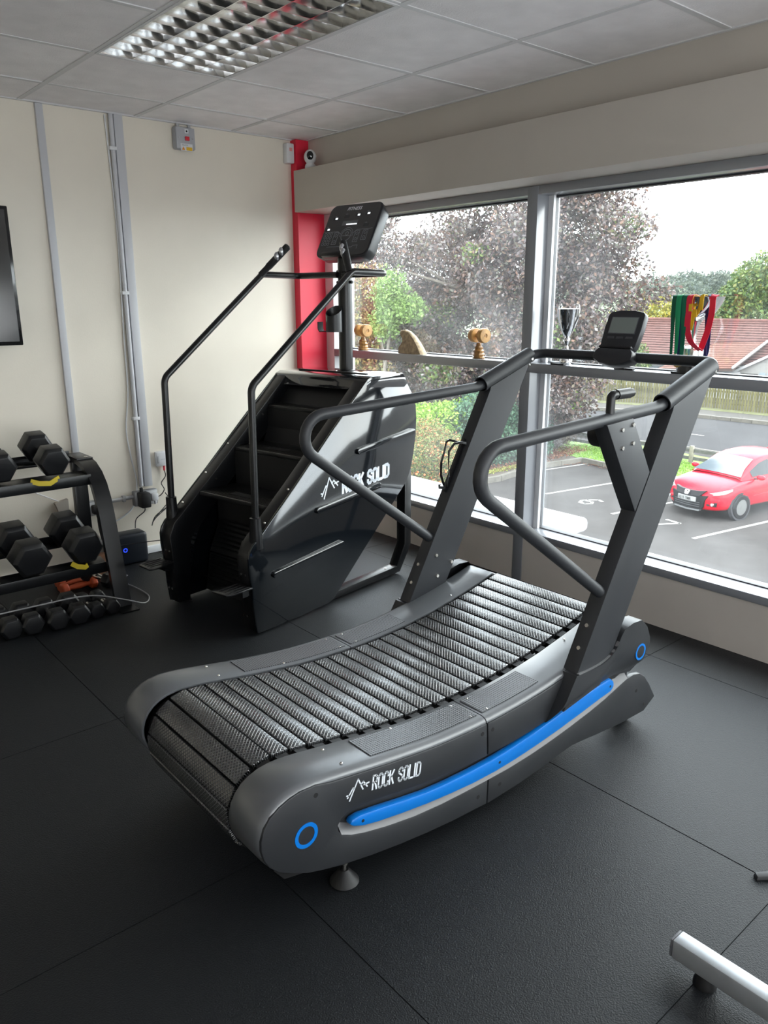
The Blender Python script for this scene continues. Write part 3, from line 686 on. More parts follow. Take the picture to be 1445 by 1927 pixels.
    w_ = ns+1; fs = [(j*w_+k, j*w_+k+1, (j+1)*w_+k+1, (j+1)*w_+k) for j in range(nt_) for k in range(ns)]
    o_ = len(vs)
    rim = [j*w_ for j in range(nt_+1)]+[nt_*w_+k for k in range(1, ns+1)]
    vs += [(vs[i][0], YC+s*.378, vs[i][2]) for i in rim]
    fs += [(rim[i], rim[i+1], o_+i+1, o_+i) for i in range(len(rim)-1)]
    MB().add(vs, fs).build('upright_shroud', TPLA, tr, smooth=45)
    # raised crescent edge of the shroud
    sw_ = [(1.80, .232), (1.90, .262), (2.0, .305), (2.08, .352), (2.14, .40), (2.19, .445)]
    ring(2.270, .3375, yo, .030, .0075)
    MB().cyl((2.197, yo+s*.0006, .425), (2.197, yo-s*.002, .425), .0065, n=12).build('screw_hole', GAP, tr)
    # light rim along the arc where the upright drops in
    arcp = [(1.918, .368), (1.955, .3655), (1.99, .3645), (2.03, .3655), (2.065, .371), (2.095, .381), (2.118, .396), (2.134, .416)]
    MB().ribbon([(x, yo-s*.004, z-.0005) for x, z in arcp], .010, .003).build('shroud_rim', TLIP, tr, smooth=50)
    # upright box section
    yu0, yu1 = YC+s*.422, YC+s*.367
    up_ = [(1.86, .255), (2.349, 1.160), (2.353, 1.174), (2.584, 1.256), (2.590, 1.266), (2.052, .285)]
    MB().prism(up_, 'y', yu0, yu1).build('upright', TMET, tr, bevel=.004)
    # sleeve on top (open tube) and handrail
    yr = YC+s*.395
    a0, a1 = V3((2.325, yr, 1.183)), V3((2.615, yr, 1.285)); d = (a1-a0).normalized()
    mb = MB(); vs = []; nn = 28; uu = V3((0, 1, 0)); ww = d.cross(uu).normalized()
    for P_, r_ in ((a1, .0315), (a0, .0315), (a0, .0275), (a0+d*.06, .0265)):
        for k in range(nn):
            a = 2*math.pi*k/nn; vs.append(P_+uu*r_*math.cos(a)+ww*r_*math.sin(a))
    mb.add(vs, [(i*nn+k, i*nn+(k+1) % nn, (i+1)*nn+(k+1) % nn, (i+1)*nn+k) for i in range(3) for k in range(nn)]+[tuple(range(nn)), tuple(3*nn+k for k in range(nn))]).build('rail_sleeve', TMET, tr, smooth=60)
    yl = yr
    pts = [(2.42, yl, 1.215), (2.355, yl, 1.187), (2.29, yl, 1.1735), (1.323, yl, 1.1275), (2.085, yl, .577)]
    pth = fillet(pts, [.06, .05, .077], 9)
    MB().tube(pth, .0195, 18).build('handrail', TMET, tr, smooth=60)
    # weld beads
    # bolts on the rear face of the upright and on the inside face
    dr = V3((math.sin(math.radians(61.6)), 0, -math.cos(math.radians(61.6))))  # unused helper direction
    for x, z in ((1.995, .502), (1.957, .435)):
        nrm = V3((-.876, 0, .482)); base = V3((x, yr-.0, z))
        xx = 1.86+(z-.255)*.5415
        base = V3((xx, yr, z))
        MB().cyl(base-nrm*.002, base+nrm*.004, .008, .0065, n=12).build('bolt', STEEL, tr)
    for x, z in ((2.062, .532), (2.148, .487), (2.069, .445)):
        yb_ = YC+s*.367
        MB().cyl((x, yb_+s*.001, z), (x, yb_-s*.005, z), .0085, .0065, n=12).build('bolt', STEEL, tr)
# lettering on near side panel
yp = YC-.390
e = math.atan2(.304-.3385, 1.274-1.098)
peaklogo(tr, WHITEP, (1.020, yp, .303), (.985, 0, -.17), (.17, 0, .985), .00034, .0038)
brandword('ROCK SOLID', tr, WHITEP, (1.104, yp, .3005), (.985, 0, -.172), (.12, 0, .99), .0385, .168, .0050)
# brace under near handrail with bolts, lever and drum
yb0, yb1 = YC-.422, YC-.367
MB().prism([(1.985, 1.150), (2.123, 1.158), (2.243, .972), (2.176, .850)], 'y', yb0, yb1).build('lever_bracket', TMET, tr, bevel=.003)
for x, z in ((2.065, 1.128), (2.121, 1.138), (2.072, 1.071), (2.128, 1.080)):
    MB().cyl((x, yb0+.001, z), (x, yb0-.005, z), .0075, .006, n=12).build('bolt', STEEL, tr)
MB().cyl((2.075, yb1-.002, 1.112), (2.075, yb1+.045, 1.112), .048, n=28).build('resistance_dial', RUB, tr, bevel=.004)
MB().tube(fillet([(2.035, YC-.395, 1.15), (2.035, YC-.395, 1.232), (2.145, YC-.395, 1.232)], .008, 4), .0135, 12).build('resistance_lever', mat('gloss_black_grip', (.006, .006, .007), .30, spec=.4), tr)
MB().tube([(2.06, YC-.395, 1.232), (2.13, YC-.395, 1.232), (2.138, YC-.395, 1.232)], [.0155, .0165, .010], 14).build('lever_grip', MATS['gloss_black_grip'], tr)
# front crossbar joining the sleeves
yn_, yf_ = YC-.395, YC+.395
bar = fillet([(2.55, yn_, 1.262), (2.655, yn_, 1.298), (2.655+.01, yn_+.005, 1.3), (2.675, yf_, 1.298), (2.55, yf_, 1.262)], .02, 3)
bar = fillet([(2.55, yn_, 1.262), (2.668, yn_, 1.296), (2.668, yf_, 1.292), (2.55, yf_, 1.262)], .055, 9)
MB().tube(bar, .0195, 18).build('crossbar', TMET, tr, smooth=60)
for s in (-1, 1): MB().cyl((2.612, YC+s*.395-.0, 1.248), (2.618, YC+s*.395, 1.243), .005, n=8).build('grub_screw', STEEL, tr)
for s in (-1, 1): MB().lathe([(0, .004), (.004, .003), (.006, 0)], (2.60, YC+s*.395-.031 if s < 0 else YC+s*.395-.031, 1.272), 10, 'y').build('grub_screw', STEEL, tr)
# console
CB = V3((2.640, YC-.003, 1.285)); ctop = V3((2.715, YC-.003, 1.460)); cu_ = (ctop-CB).normalized(); cn = V3((-cu_.z, 0, cu_.x))  # normal towards the user
def cpt(w, hgt, dep): return CB+V3((0, -1, 0))*w+cu_*hgt+cn*dep
def cbox(name, poly, d0, d1, m, bevel=.003, smooth=35):
    n = len(poly); vs = [cpt(w, hh, d0) for w, hh in poly]+[cpt(w, hh, d1) for w, hh in poly]
    return MB().add(vs, [tuple(range(n)), tuple(range(2*n-1, n-1, -1))]+[(i, (i+1) % n, n+(i+1) % n, n+i) for i in range(n)]).build(name, m, tr, bevel=bevel, smooth=smooth)
CON = mat('console_black_plastic', (.016, .017, .021), .38, spec=.5)
cbox('console', [(-.060, .02), (-.077, .05), (-.081, .12), (-.079, .175), (-.070, .186), (-.03, .193), (.03, .193), (.070, .186), (.079, .175), (.081, .12), (.077, .05), (.060, .02)], -.014, .016, CON, .005)
cbox('console_mount', [(-.080, -.010), (-.086, .0), (-.082, .022), (-.07, .036), (.07, .036), (.082, .022), (.086, .0), (.080, -.010), (.05, -.024), (0, -.030), (-.05, -.024)], -.02, .032, CON, .006)
cbox('screen_bezel', [(-.058, .098), (-.058, .165), (.058, .165), (.058, .098)], .0155, .0172, mat('bezel_grey', (.10, .105, .115), .3), .0)
cbox('screen', [(-.055, .101), (-.055, .162), (.055, .162), (.055, .101)], .0165, .0180, mat('lcd_grey_green', (.19, .215, .205), .3, spec=.3), 0)
cbox('tray_lip', [(-.07, .036), (-.07, .046), (.07, .046), (.07, .036)], .012, .032, MATS['gloss_black_grip'], .003)
for w in (-.040, 0, .040): cbox('key', [(w-.016, .078), (w-.014, .087), (w+.014, .087), (w+.016, .078)], .0155, .0175, mat('key_grey', (.05, .05, .055), .3), .0007)
# bottle cage on far upright (rear face)
cgx, cgz, cgy = 2.145, .86, YC+.395
def onrear(t, out, dy): # t = height along the rear face
    x = 1.86+(t-.255)*.5415; return V3((x-.879*out, cgy+dy, t+.476*out))
def strip(name, pts, w=.008, t=.003): return MB().ribbon([onrear(*p) for p in pts], w, t, upv=(0, 0, 1)).build(name, MATS['gloss_black_grip'], tr, smooth=60)
cage = []
for sgn in (-1, 1):
    cage = [(.945, .004, 0), (.952, .012, sgn*.018), (.95, .03, sgn*.034), (.945, .055, sgn*.036), (.93, .078, sgn*.022), (.90, .080, sgn*.012), (.86, .066, sgn*.020), (.82, .040, sgn*.022), (.79, .015, sgn*.010)]
    strip('cage_arm', cage, .009, .0035)
strip('cage_spine', [(.97, .003, 0), (.90, .005, 0), (.83, .005, 0), (.77, .003, 0)], .022, .004)
strip('cage_foot', [(.785, .004, 0), (.782, .02, 0), (.775, .045, 0), (.785, .052, 0)], .012, .003)
# chassis, feet, wheels
MB().box(1.0, 2.30, YC-.36, YC+.36, .13, .18).build('chassis', INNER, tr, bevel=.01)
MB().prism([(.82, .19), (.85, .15), (.94, .13), (.94, .2)], 'y', YC-.36, YC+.36).build('rear_crossmember', INNER, tr)
MB().tube([(CR[0], YC-.37, CR[1]), (CR[0], YC+.37, CR[1])], .108, 28).build('rear_drum', INNER, tr)
MB().tube([(CF[0], YC-.37, CF[1]), (CF[0], YC+.37, CF[1])], .095, 28).build('front_drum', INNER, tr)
for s in (-1, 1):
    f = MB().lathe([(.0, 0), (.038, 0), (.040, .004), (.035, .011), (.018, .033), (.012, .040), (0, .041)], (1.062, YC+s*.32, 0), 28).build('levelling_foot', RUB, tr)
    MB().lathe([(0, .040), (.006, .040), (.006, .056), (.011, .057), (.011, .066), (.006, .067), (.006, .12), (0, .12)], (1.062, YC+s*.32, 0), 12).build('foot_stem', STEEL, f)
    MB().cyl((2.36, YC+s*.30, .04), (2.36, YC+s*.345, .04), .04, n=20).build('transport_wheel', RUB, tr)
    MB().box(2.30, 2.42, YC+s*.29, YC+s*.355, .04, .16).build('wheel_bracket', INNER, tr)
# ================================================================== STAIR CLIMBER
TH = math.radians(10.34); vc = 2.91
def Lw(u, v, z=0): return (u*math.cos(TH)-v*math.sin(TH), u*math.sin(TH)+v*math.cos(TH), z)
sc = thing('stair_climber', 'tall gloss black stair climber machine with long handrails and a console post', 'stair climber', Lw(2.8, vc), rz=TH, local=(2.8, vc, 0))
out_ = [(2.222, .018), (2.210, .12), (2.205, .23), (2.192, .33), (2.192, .385), (2.202, .415), (2.225, .445), (2.284, .487), (2.51, .676), (2.77, .902), (3.030, 1.122), (3.06, 1.128)]
back_ = [(3.315, 1.128), (3.335, 1.10), (3.372, 1.055), (3.410, 1.005), (3.436, .95), (3.442, .88), (3.436, .78), (3.416, .68), (3.385, .585), (3.350, .532), (3.171, .383), (2.98, .224), (2.794, .066), (2.745, .026), (2.71, .012), (2.50, .008), (2.24, .010)]
for s in (-1, 1):
    v0, v1 = vc+s*.335, vc+s*.322
    MB().prism(out_+back_, 'y', v0, v1).build('side_panel', GLOSS, sc, bevel=.004, seg=2)
    # stringer behind the panel along the entry edge
    slope = [(2.222, .02), (2.205, .23), (2.195, .38), (2.225, .44), (2.51, .672), (3.03, 1.118), (3.10, 1.118), (3.10, 1.02), (2.56, .56), (2.32, .34), (2.29, .02)]
    MB().prism(slope, 'y', vc+s*.323, vc+s*.250).build('stringer', BLK, sc, bevel=.004)
    # trim bars on the side
    for (a, b) in (((2.946, .766), (3.400, .810)), ((2.641, .519), (3.105, .560)), ((2.341, .272), (2.805, .310))):
        dd = V3((b[0]-a[0], b[1]-a[1], 0)); ang = math.atan2(dd.y, dd.x); r = .015; poly = []
        for k in range(9): t_ = ang+math.pi/2+math.pi*k/8; poly.append((a[0]+r*math.cos(t_), a[1]+r*math.sin(t_)))
        for k in range(9): t_ = ang-math.pi/2+math.pi*k/8; poly.append((b[0]+r*math.cos(t_), b[1]+r*math.sin(t_)))
        MB().prism(poly, 'y', vc+s*.350, vc+s*.333).build('trim_bar', GLOSS, sc, bevel=.004, seg=2)
    # studs on the stringer edge
    nrm = V3((-.656, 0, .755))
    for k in range(5):
        u, z = 2.33+k*.148, .523+k*.1285-.002
        uu = 2.225+(z-.44)*1.2195
        MB().cyl((uu-.0, vc+s*.305, z), V3((uu, vc+s*.305, z))+nrm*.004, .0065, .005, n=10).build('stud', STEEL, sc)
    for k in range(4):
        MB().cyl((2.50+k*.17, vc+s*.2505, .62+k*.148), (2.50+k*.17, vc+s*.2465, .62+k*.148), .0055, n=8).build('stud', STEEL, sc)
    for z in (.30, .10):
        MB().cyl((2.203, vc+s*.30, z), (2.197, vc+s*.30, z), .005, n=8).build('stud', STEEL, sc)
        MB().cyl((2.203, vc+s*.27, z), (2.197, vc+s*.27, z), .005, n=8).build('stud', STEEL, sc)
    # foot plates
    sp_ = [(2.052, vc+s*.235), (2.058, vc+s*.33), (2.085, vc+s*.345), (2.20, vc+s*.345), (2.20, vc+s*.24), (2.16, vc+s*.225), (2.075, vc+s*.222)]
    fp = MB().prism(sp_, 'z', .243, .251).build('foot_plate', BLK, sc, bevel=.002)
    for k in range(4): MB().box(2.075, 2.185, vc+s*(.252+.024*k), vc+s*(.260+.024*k), .2505, .2525).build('grip_slot', GAP, fp, smooth=0)
    MB().box(2.16, 2.21, vc+s*.26, vc+s*.32, .205, .243).build('foot_bracket', BLK, sc)
    # handrail + socket
    vr = vc+s*.312
    MB().lathe([(.031, 0), (.030, .06), (.027, .10), (.026, .145), (.020, .147)], (2.262, vr, .415), 20).build('rail_socket', BLK, sc)
    ve = vc+s*.318; uend = 3.205
    pth = fillet([(2.262, vr, .45), (2.275, vr, 1.146), (2.939, vc+s*.316, 1.640), (uend, ve, 1.637), (uend, vc+s*.02, 1.637)], [.06, .05, .045], 8)
    MB().tube(pth, .0165, 16).build('handrail', BLK, sc, smooth=60)
    ga, gb = V3((2.925, vc+s*.314, 1.636)), V3((3.017, vc+s*.191, 1.783)); gd = (gb-ga)
    MB().tube([ga, ga+gd*.25, ga+gd*.3, ga+gd*.97, gb], [.0165, .0165, .019, .019, .010], 14).build('hand_grip', RUB, sc)
    side = V3((-.35, -s*.25, .25)).normalized()*.012
    mb = MB(); c0 = ga+gd*.62
    for kk in (0, 1):
        cc = c0+gd*(.16*kk-.02); mb.ball(cc+side, (.016, .014, .022), 12, 8)
    mb.build('pulse_sensor', mat('sensor_silver', (.55, .56, .58), .25, metal=.7), sc)
    # rear support frame
    v0, v1 = vc+s*.318, vc+s*.258
    rf = [(3.30, .56), (3.418, .60), (3.419, .149), (3.392, .125), (3.318, .012), (2.70, .012), (2.70, .048), (3.285, .048), (3.345, .14), (3.360, .17), (3.362, .50)]
    rf = [(3.362, .56), (3.419, .60), (3.419, .149), (3.318, .012), (2.70, .012), (2.70, .050), (3.293, .050), (3.362, .166)]
    MB().prism(rf, 'y', v0, v1).build('rear_frame', BLK, sc, bevel=.003)
    MB().lathe([(0, .002), (.006, .002), (.007, -.0)], (3.22, vc+s*.29, .0515), 12).build('bolt', STEEL, sc)
    MB().lathe([(0, 0), (.025, 0), (.025, .008), (.008, .012), (0, .012)], (3.26, vc+s*.29, 0), 16).build('levelling_foot', RUB, sc)
    MB().lathe([(0, 0), (.025, 0), (.025, .008), (.008, .012), (0, .012)], (2.30, vc+s*.29, 0), 16).build('levelling_foot', RUB, sc)
# steps
for k in range(0, 3):
    u, z = 2.39+.245*k, .575+.195*k
    if k == -1:
        MB().box(u+.10, u+.245, vc-.248, vc+.248, z-.02, z).build('step', INNER, sc, bevel=.004); continue
    stp = MB().box(u, u+.255, vc-.248, vc+.248, z-.022, z).build('step', mat('step_black', (.0045, .005, .0055), .4), sc, bevel=.004)
    for j in range(9): MB().box(u+.012+j*.012, u+.018+j*.012, vc-.24, vc+.24, z-.0005, z+.0025).build('tread_rib', MATS['step_black'], stp, smooth=0)
    MB().box(u+.24, u+.252, vc-.248, vc+.248, z, z+.175).build('riser', INNER, sc)
    MB().box(u+.05, u+.10, vc-.08, vc+.08, z+.0025, z+.0032).build('step_badge', GAP, stp, smooth=0)
MB().box(2.50, 2.52, vc-.248, vc+.248, .40, .555).build('riser', INNER, sc)
# lowest folding treads, hanging almost upright in the entry
for k, (u0, z0, u1, z1) in enumerate(((2.52, .44, 2.43, .25), (2.43, .24, 2.39, .05))):
    pl = MB(); d = V3((u1-u0, 0, z1-z0)); n_ = V3((d.z, 0, -d.x)).normalized()
    pl.add([(u0, vc-.245, z0), (u0, vc+.245, z0), (u1, vc+.245, z1), (u1, vc-.245, z1)]+[(u0+.02, vc-.245, z0), (u0+.02, vc+.245, z0), (u1+.02, vc+.245, z1), (u1+.02, vc-.245, z1)], [(0, 1, 2, 3), (7, 6, 5, 4), (0, 4, 5, 1), (1, 5, 6, 2), (2, 6, 7, 3), (3, 7, 4, 0)])
    stp = pl.build('step', MATS['step_black'], sc, smooth=0)
    for j in range(8):
        t_ = .06+j*.115; c = V3((u0+(u1-u0)*t_-.003, vc, z0+(z1-z0)*t_)); MB().obox(c, (.006, .47, .010)).build('tread_rib', MATS['step_black'], stp, smooth=0)
MB().box(2.47, 2.74, vc-.25, vc+.25, .035, .24).build('drive_housing', INNER, sc)
MB().prism([(2.9, .9), (3.06, 1.06), (3.30, 1.06), (3.40, .95), (3.38, .62), (3.30, .53), (2.80, .11), (2.62, .3)], 'y', vc-.25, vc+.25).build('rear_housing', INNER, sc)
# top deck
dk = [(3.020, 1.118), (3.055, 1.132), (3.32, 1.134), (3.362, 1.075), (3.33, 1.055), (3.05, 1.075), (3.015, 1.06)]
MB().prism(dk, 'y', vc-.336, vc+.336).build('top_cover', mat('gloss_black_cover', (.010, .011, .013), .10, spec=.7, coat=1.0, coat_rough=.03), sc, bevel=.006, seg=2)
MB().cyl((3.24, vc, 1.12), (3.24, vc, 1.72), .0375, n=28).build('post', BLK, sc)
MB().lathe([(.0375, 0), (.050, 0), (.050, .004), (.0375, .007)], (3.24, vc, 1.133), 24).build('post_flange', BLK, sc)
for z in (1.60, 1.655):
    MB().cyl((3.24, vc-.055, z), (3.24, vc+.055, z), .008, n=8).build('clamp_bolt', RUB, sc)
# cup holder
cx_, cv_ = 3.165, vc+.015
mb = MB(); vs = []; n = 24
for rr, base in ((.044, 0), (.040, 1)):
    for k in range(n+1):
        a = math.pi*.5+(2*math.pi)*k/n; top_ = 1.425+.055*(math.cos(a-.2)+1)/2
        vs += [(cx_+rr*math.cos(a), cv_+rr*math.sin(a), 1.345), (cx_+rr*math.cos(a), cv_+rr*math.sin(a), top_)]
m_ = 2*(n+1); fs = []
for k in range(n):
    i = 2*k; fs += [(i, i+2, i+3, i+1), (m_+i, m_+i+1, m_+i+3, m_+i+2), (i+1, i+3, m_+i+3, m_+i+1), (i, m_+i, m_+i+2, i+2)]
mb.add(vs, fs).cyl((cx_, cv_, 1.343), (cx_, cv_, 1.348), .044, n=24)
mb.build('cup_holder', mat('cup_plastic', (.013, .014, .016), .35), sc, smooth=50)
MB().ribbon([(cx_-.02, cv_+.045, 1.345), (cx_-.02, cv_+.075, 1.345), (cx_-.025, cv_+.078, 1.36), (cx_-.025, cv_+.078, 1.395)], .04, .004, upv=(1, 0, 0)).build('phone_holder', MATS['cup_plastic'], sc)
# console head
A = V3((3.205, vc, 1.735)); B = V3((3.356, vc, 2.006)); ku = (B-A).normalized(); kn = V3((-ku.z, 0, ku.x)); HH = (B-A).length
def kpt(w, hgt, dep): return A+V3((0, -1, 0))*w+ku*hgt+kn*dep
def kbox(name, poly, d0, d1, m, bevel=0, smooth=35, k0=1.0, par=None, bpoly=None):
    n = len(poly); q = bpoly or poly; vs = [kpt(w*k0, HH/2+(h_-HH/2)*k0, d0) for w, h_ in q]+[kpt(w, h_, d1) for w, h_ in poly]
    return MB().add(vs, [tuple(range(n)), tuple(range(2*n-1, n-1, -1))]+[(i, (i+1) % n, n+(i+1) % n, n+i) for i in range(n)]).build(name, m, par or sc, bevel=bevel, smooth=smooth)
def rrect(w, h0, h1, r, n=6):
    P = []
    for cx, cz, a0 in ((w-r, h1-r, 0), (-w+r, h1-r, 90), (-w+r, h0+r, 180), (w-r, h0+r, 270)):
        for k in range(n+1): a = math.radians(a0+90*k/n); P.append((cx+r*math.cos(a), cz+r*math.sin(a)))
    return P
hd = kbox('console_housing', rrect(.186, -.01, HH, .045), -.075, 0.0, mat('console_housing_black', (.016, .017, .02), .33), bevel=.008, k0=.94)
kbox('console_face', rrect(.176, .0, HH-.010, .038), 0.0005, .0025, mat('console_face', (.005, .006, .008), .3, spec=.55, coat=.6, coat_rough=.12), par=hd)
kbox('tablet_ledge', [(-.12, -.012), (-.12, .012), (.04, .012), (.04, -.012)], -.01, .022, BLK, bevel=.004)
kbox('tilt_bracket', [(-.06, .02), (-.06, .16), (.06, .16), (.06, .02)], -.12, -.07, BLK, bevel=.006)
UX = V3((0, -1, 0)); UY = ku; fo = lambda w, h_: kpt(w, h_, .0026)
def ktext(s, size, w, h_, m=PRINTG, **k): return text(s, size, m, hd, fo(w, h_), UX, UY, t=.0004, **k)
ktext('FITNESS', .027, -.058, .268, WHITEP, sx=1.05, bold=.02, ital=.25)
WIN = mat('display_window', (.035, .04, .042), .18); LIT = mat('lit_display', (.8, .8, .8), .4, emit=(.9, .95, 1.0), estr=.8)
def kplate(name, w0, w1, h0, h1, m, dz=.0026, th=.0008): return kbox(name, [(w0, h0), (w0, h1), (w1, h1), (w1, h0)], dz, dz+th, m, par=hd)
for w, h_, lit in ((-.118, .222, .6), (-.045, .232, 0), (.035, .236, .5), (.102, .240, .4), (-.150, .158, .6), (.112, .172, 0)):
    kplate('display', w-.018, w+.018, h_-.008, h_+.008, WIN)
    if lit: kplate('digits', w-.004, w+.012, h_-.006, h_+.005, LIT, .0035, .0004)
kplate('main_display', -.060, .048, .176, .205, mat('lcd_pale', (.12, .13, .135), .25)); kplate('digits', -.03, .045, .179, .186, LIT, .0035, .0004)
lab = MB(); S_ = lambda pts, w=.0014: lab.stroke(pts, w, fo(0, 0), UX, UY, .0004)
circ = lambda cx, cz, r, a0=0, a1=360, n=22: [(cx+r*math.cos(math.radians(a0+(a1-a0)*k/n)), cz+r*math.sin(math.radians(a0+(a1-a0)*k/n))) for k in range(n+1)]
S_(circ(-.005, .118, .034), .0022); S_(circ(-.005, .118, .044, -10, 190)); S_([(-.17, .142), (-.07, .142), (-.05, .128)]); S_([(.04, .128), (.06, .147), (.165, .150)])
S_(circ(-.002, .128, .010)); S_([(-.03, .115), (.022, .115)])
for i in range(3):
    for j in range(4): S_(circ(-.155+i*.020+j*.0*.003, .130-j*.020, .0075, n=12))
def rr(w0, w1, h0, h1): S_([(w0, h0), (w0, h1), (w1, h1), (w1, h0), (w0, h0)])
rr(-.092, -.062, .066, .135); rr(.055, .085, .075, .140); rr(.108, .140, .085, .142)
for w, h_ in ((-.077, .118), (-.077, .083), (.070, .125), (.070, .092), (.124, .128), (.124, .100)): S_(circ(w, h_, .008, n=12))
S_([(-.12, .052), (-.03, .052), (-.02, .045), (.06, .045), (.07, .055), (.10, .055), (.10, .035)])
lab.build('keypad_print', PRINTG, hd, smooth=0, recalc=False)
for w, h_ in ((-.118, .236), (-.045, .246), (.035, .250), (.102, .254), (-.15, .172), (.112, .186)): ktext('TIME' if w < -.1 else 'LEVEL', .006, w-.012, h_-.002)
# branding on side panel
vp = vc-.335
peaklogo(sc, WHITEP, (2.672, vp, .566), (.998, 0, .03), (.03, 0, .995), .00062, .0070)
brandword('ROCK SOLID', sc, WHITEP, (2.828, vp, .570), (.9975, 0, .07), (.03, 0, .995), .066, .366, .0155)
# ================================================================== THINGS ON THE TRANSOM SHELF (z = 1.191)
ZS = 1.191
def dumbbell_award(name, y, label, ang):
    t = thing(name, label, 'ornament', (3.285, y, ZS))
    prof = [(0, 0), (.034, 0), (.036, .006), (.030, .012), (.033, .022), (.027, .03), (.031, .042), (.022, .05), (.024, .06), (.015, .068), (.012, .085), (0, .086)]
    b = MB().lathe(prof, (3.285, y, ZS), 14)
    rnd = random.Random(int(y*100))
    b.v = [(x+rnd.uniform(-.004, .004)*(1 if z > ZS+.003 and z < ZS+.07 else 0), yy+rnd.uniform(-.004, .004)*(1 if z > ZS+.003 and z < ZS+.07 else 0), z) for x, yy, z in b.v]
    b.build('carved_base', CARV, t, smooth=20)
    d = V3((math.cos(ang), math.sin(ang), 0)); c = V3((3.285, y, ZS+.125))
    MB().tube([c-d*.03, c+d*.03], .012, 12).build('handle', WOOD, t)
    for s in (-1, 1):
        m = MB(); pr = [(.012, .018), (.036, .020), (.040, .024), (.040, .034), (.037, .036), (.040, .038), (.040, .050), (.037, .055), (.012, .056), (.010, .052), (0, .052)]
        u = V3((-d.y, d.x, 0)); w = V3((0, 0, 1)); vs = []; n = 28
        for r_, l_ in pr:
            for k in range(n): a = 2*math.pi*k/n; vs.append(c+d*s*l_+u*r_*math.cos(a)+w*r_*math.sin(a))
        m.add(vs, [(i*n+k, i*n+(k+1) % n, (i+1)*n+(k+1) % n, (i+1)*n+k) for i in range(len(pr)-1) for k in range(n)])
        m.build('wooden_weight', WOOD, t, smooth=40)
        MB().cyl(c+d*s*.050, c+d*s*.0535, .006, n=8).build('peg', CARV, t)
dumbbell_award('dumbbell_ornament', 4.06, 'turned wooden dumbbell on a carved base, on the window shelf behind the console post', math.radians(-97))
dumbbell_award('dumbbell_ornament', 3.035, 'turned wooden dumbbell on a carved base, on the window shelf right of the fin carving', math.radians(-97))
# shark-fin shaped driftwood
fin = [(3.690, 0), (3.692, .03), (3.672, .05), (3.655, .072), (3.660, .098), (3.676, .112), (3.683, .126), (3.672, .138), (3.640, .141), (3.600, .130), (3.560, .105), (3.525, .070), (3.495, .035), (3.470, .0)]
mb = MB(); n = len(fin); vs = []; cyy, czz = 3.59, .05
for dx, k in ((-.022, .90), (-.012, 1.0), (.012, 1.0), (.022, .90)):
    for y, z in fin: vs.append((3.283+dx*(1.3-z*3.5), cyy+(y-cyy)*k, ZS+max(0, czz+(z-czz)*k) if z > 0 else ZS))
mb.add(vs, [(i*n+k, i*n+(k+1) % n, (i+1)*n+(k+1) % n, (i+1)*n+k) for i in range(3) for k in range(n)]+[tuple(range(n)), tuple(3*n+k for k in range(n))])
tag(mb.build('fin_carving', DRIFT, org=(3.283, 3.58, ZS), smooth=50), 'curved fin-shaped driftwood carving on the window shelf', 'ornament')
# small silver cup
def handle(parent, c, side, s, m):
    pts = [(side*.022*s, .155*s), (side*.040*s, .190*s), (side*.060*s, .235*s), (side*.066*s, .272*s), (side*.060*s, .296*s), (side*.048*s, .300*s), (side*.043*s, .286*s), (side*.050*s, .278*s)]
    P = [V3((c[0], c[1]-p[0], c[2]+p[1])) for p in pts]
    MB().tube(P, [.003*s, .0045*s, .005*s, .0045*s, .004*s, .0035*s, .003*s, .002*s], 8).build('handle', m, parent)
t = thing('trophy_cup', 'small silver trophy cup with two curled handles, on the shelf by the mullion', 'trophy', (3.29, 2.445, ZS))
c = (3.29, 2.445, ZS)
MB().lathe([(0, 0), (.030, 0), (.032, .012), (.030, .032), (.020, .045), (.018, .06), (.010, .075), (.008, .100), (.014, .112), (.016, .122), (.012, .132), (0, .133)], c, 28).build('stem', CHROME, t, smooth=40)
MB().lathe([(.004, .130), (.018, .142), (.036, .180), (.049, .225), (.055, .270), (.0565, .272), (.053, .270), (.047, .225), (.034, .182), (.016, .147), (0, .138)], c, 32).build('cup', CHROME, t, smooth=50)
for sd in (-1, 1): handle(t, c, sd, .98, CHROME)
# large silver cup hung with medals
c = (3.29, 1.775, ZS)
t = thing('large_trophy', 'wide silver trophy cup draped with coloured medal ribbons', 'trophy', c)
MB().lathe([(0, 0), (.060, 0), (.060, .045), (.052, .052), (0, .052)], c, 28).build('plinth', mat('black_marble', (.02, .02, .022), .15), t)
MB().lathe([(0, .05), (.046, .052), (.050, .075), (.046, .110), (.030, .118), (.010, .122), (.010, .15), (.016, .20), (.030, .225), (0, .226)], c, 28).build('stem', STEEL, t, smooth=40)
MB().lathe([(.02, .222), (.05, .235), (.082, .262), (.103, .300), (.112, .325), (.114, .327), (.110, .325), (.100, .300), (.078, .265), (.045, .240), (0, .232)], c, 36).build('bowl', CHROME, t, smooth=50)
for sd in (-1, 1):
    MB().tube([(c[0], c[1]-sd*.035, c[2]+.10), (c[0], c[1]-sd*.060, c[2]+.16), (c[0], c[1]-sd*.066, c[2]+.20), (c[0], c[1]-sd*.055, c[2]+.24)], [.004, .006, .006, .004], 8).build('arm', CHROME, t)
def ribbonm(name, m): return mat(name, m, .6)
GRN, RDR, YLR, NVY = ribbonm('green_ribbon', (.0, .13, .065)), ribbonm('red_ribbon', (.70, .015, .05)), ribbonm('yellow_ribbon', (.70, .42, .015)), ribbonm('navy_ribbon', (.02, .025, .12))
GR2 = ribbonm('bright_green_ribbon', (.01, .30, .12))
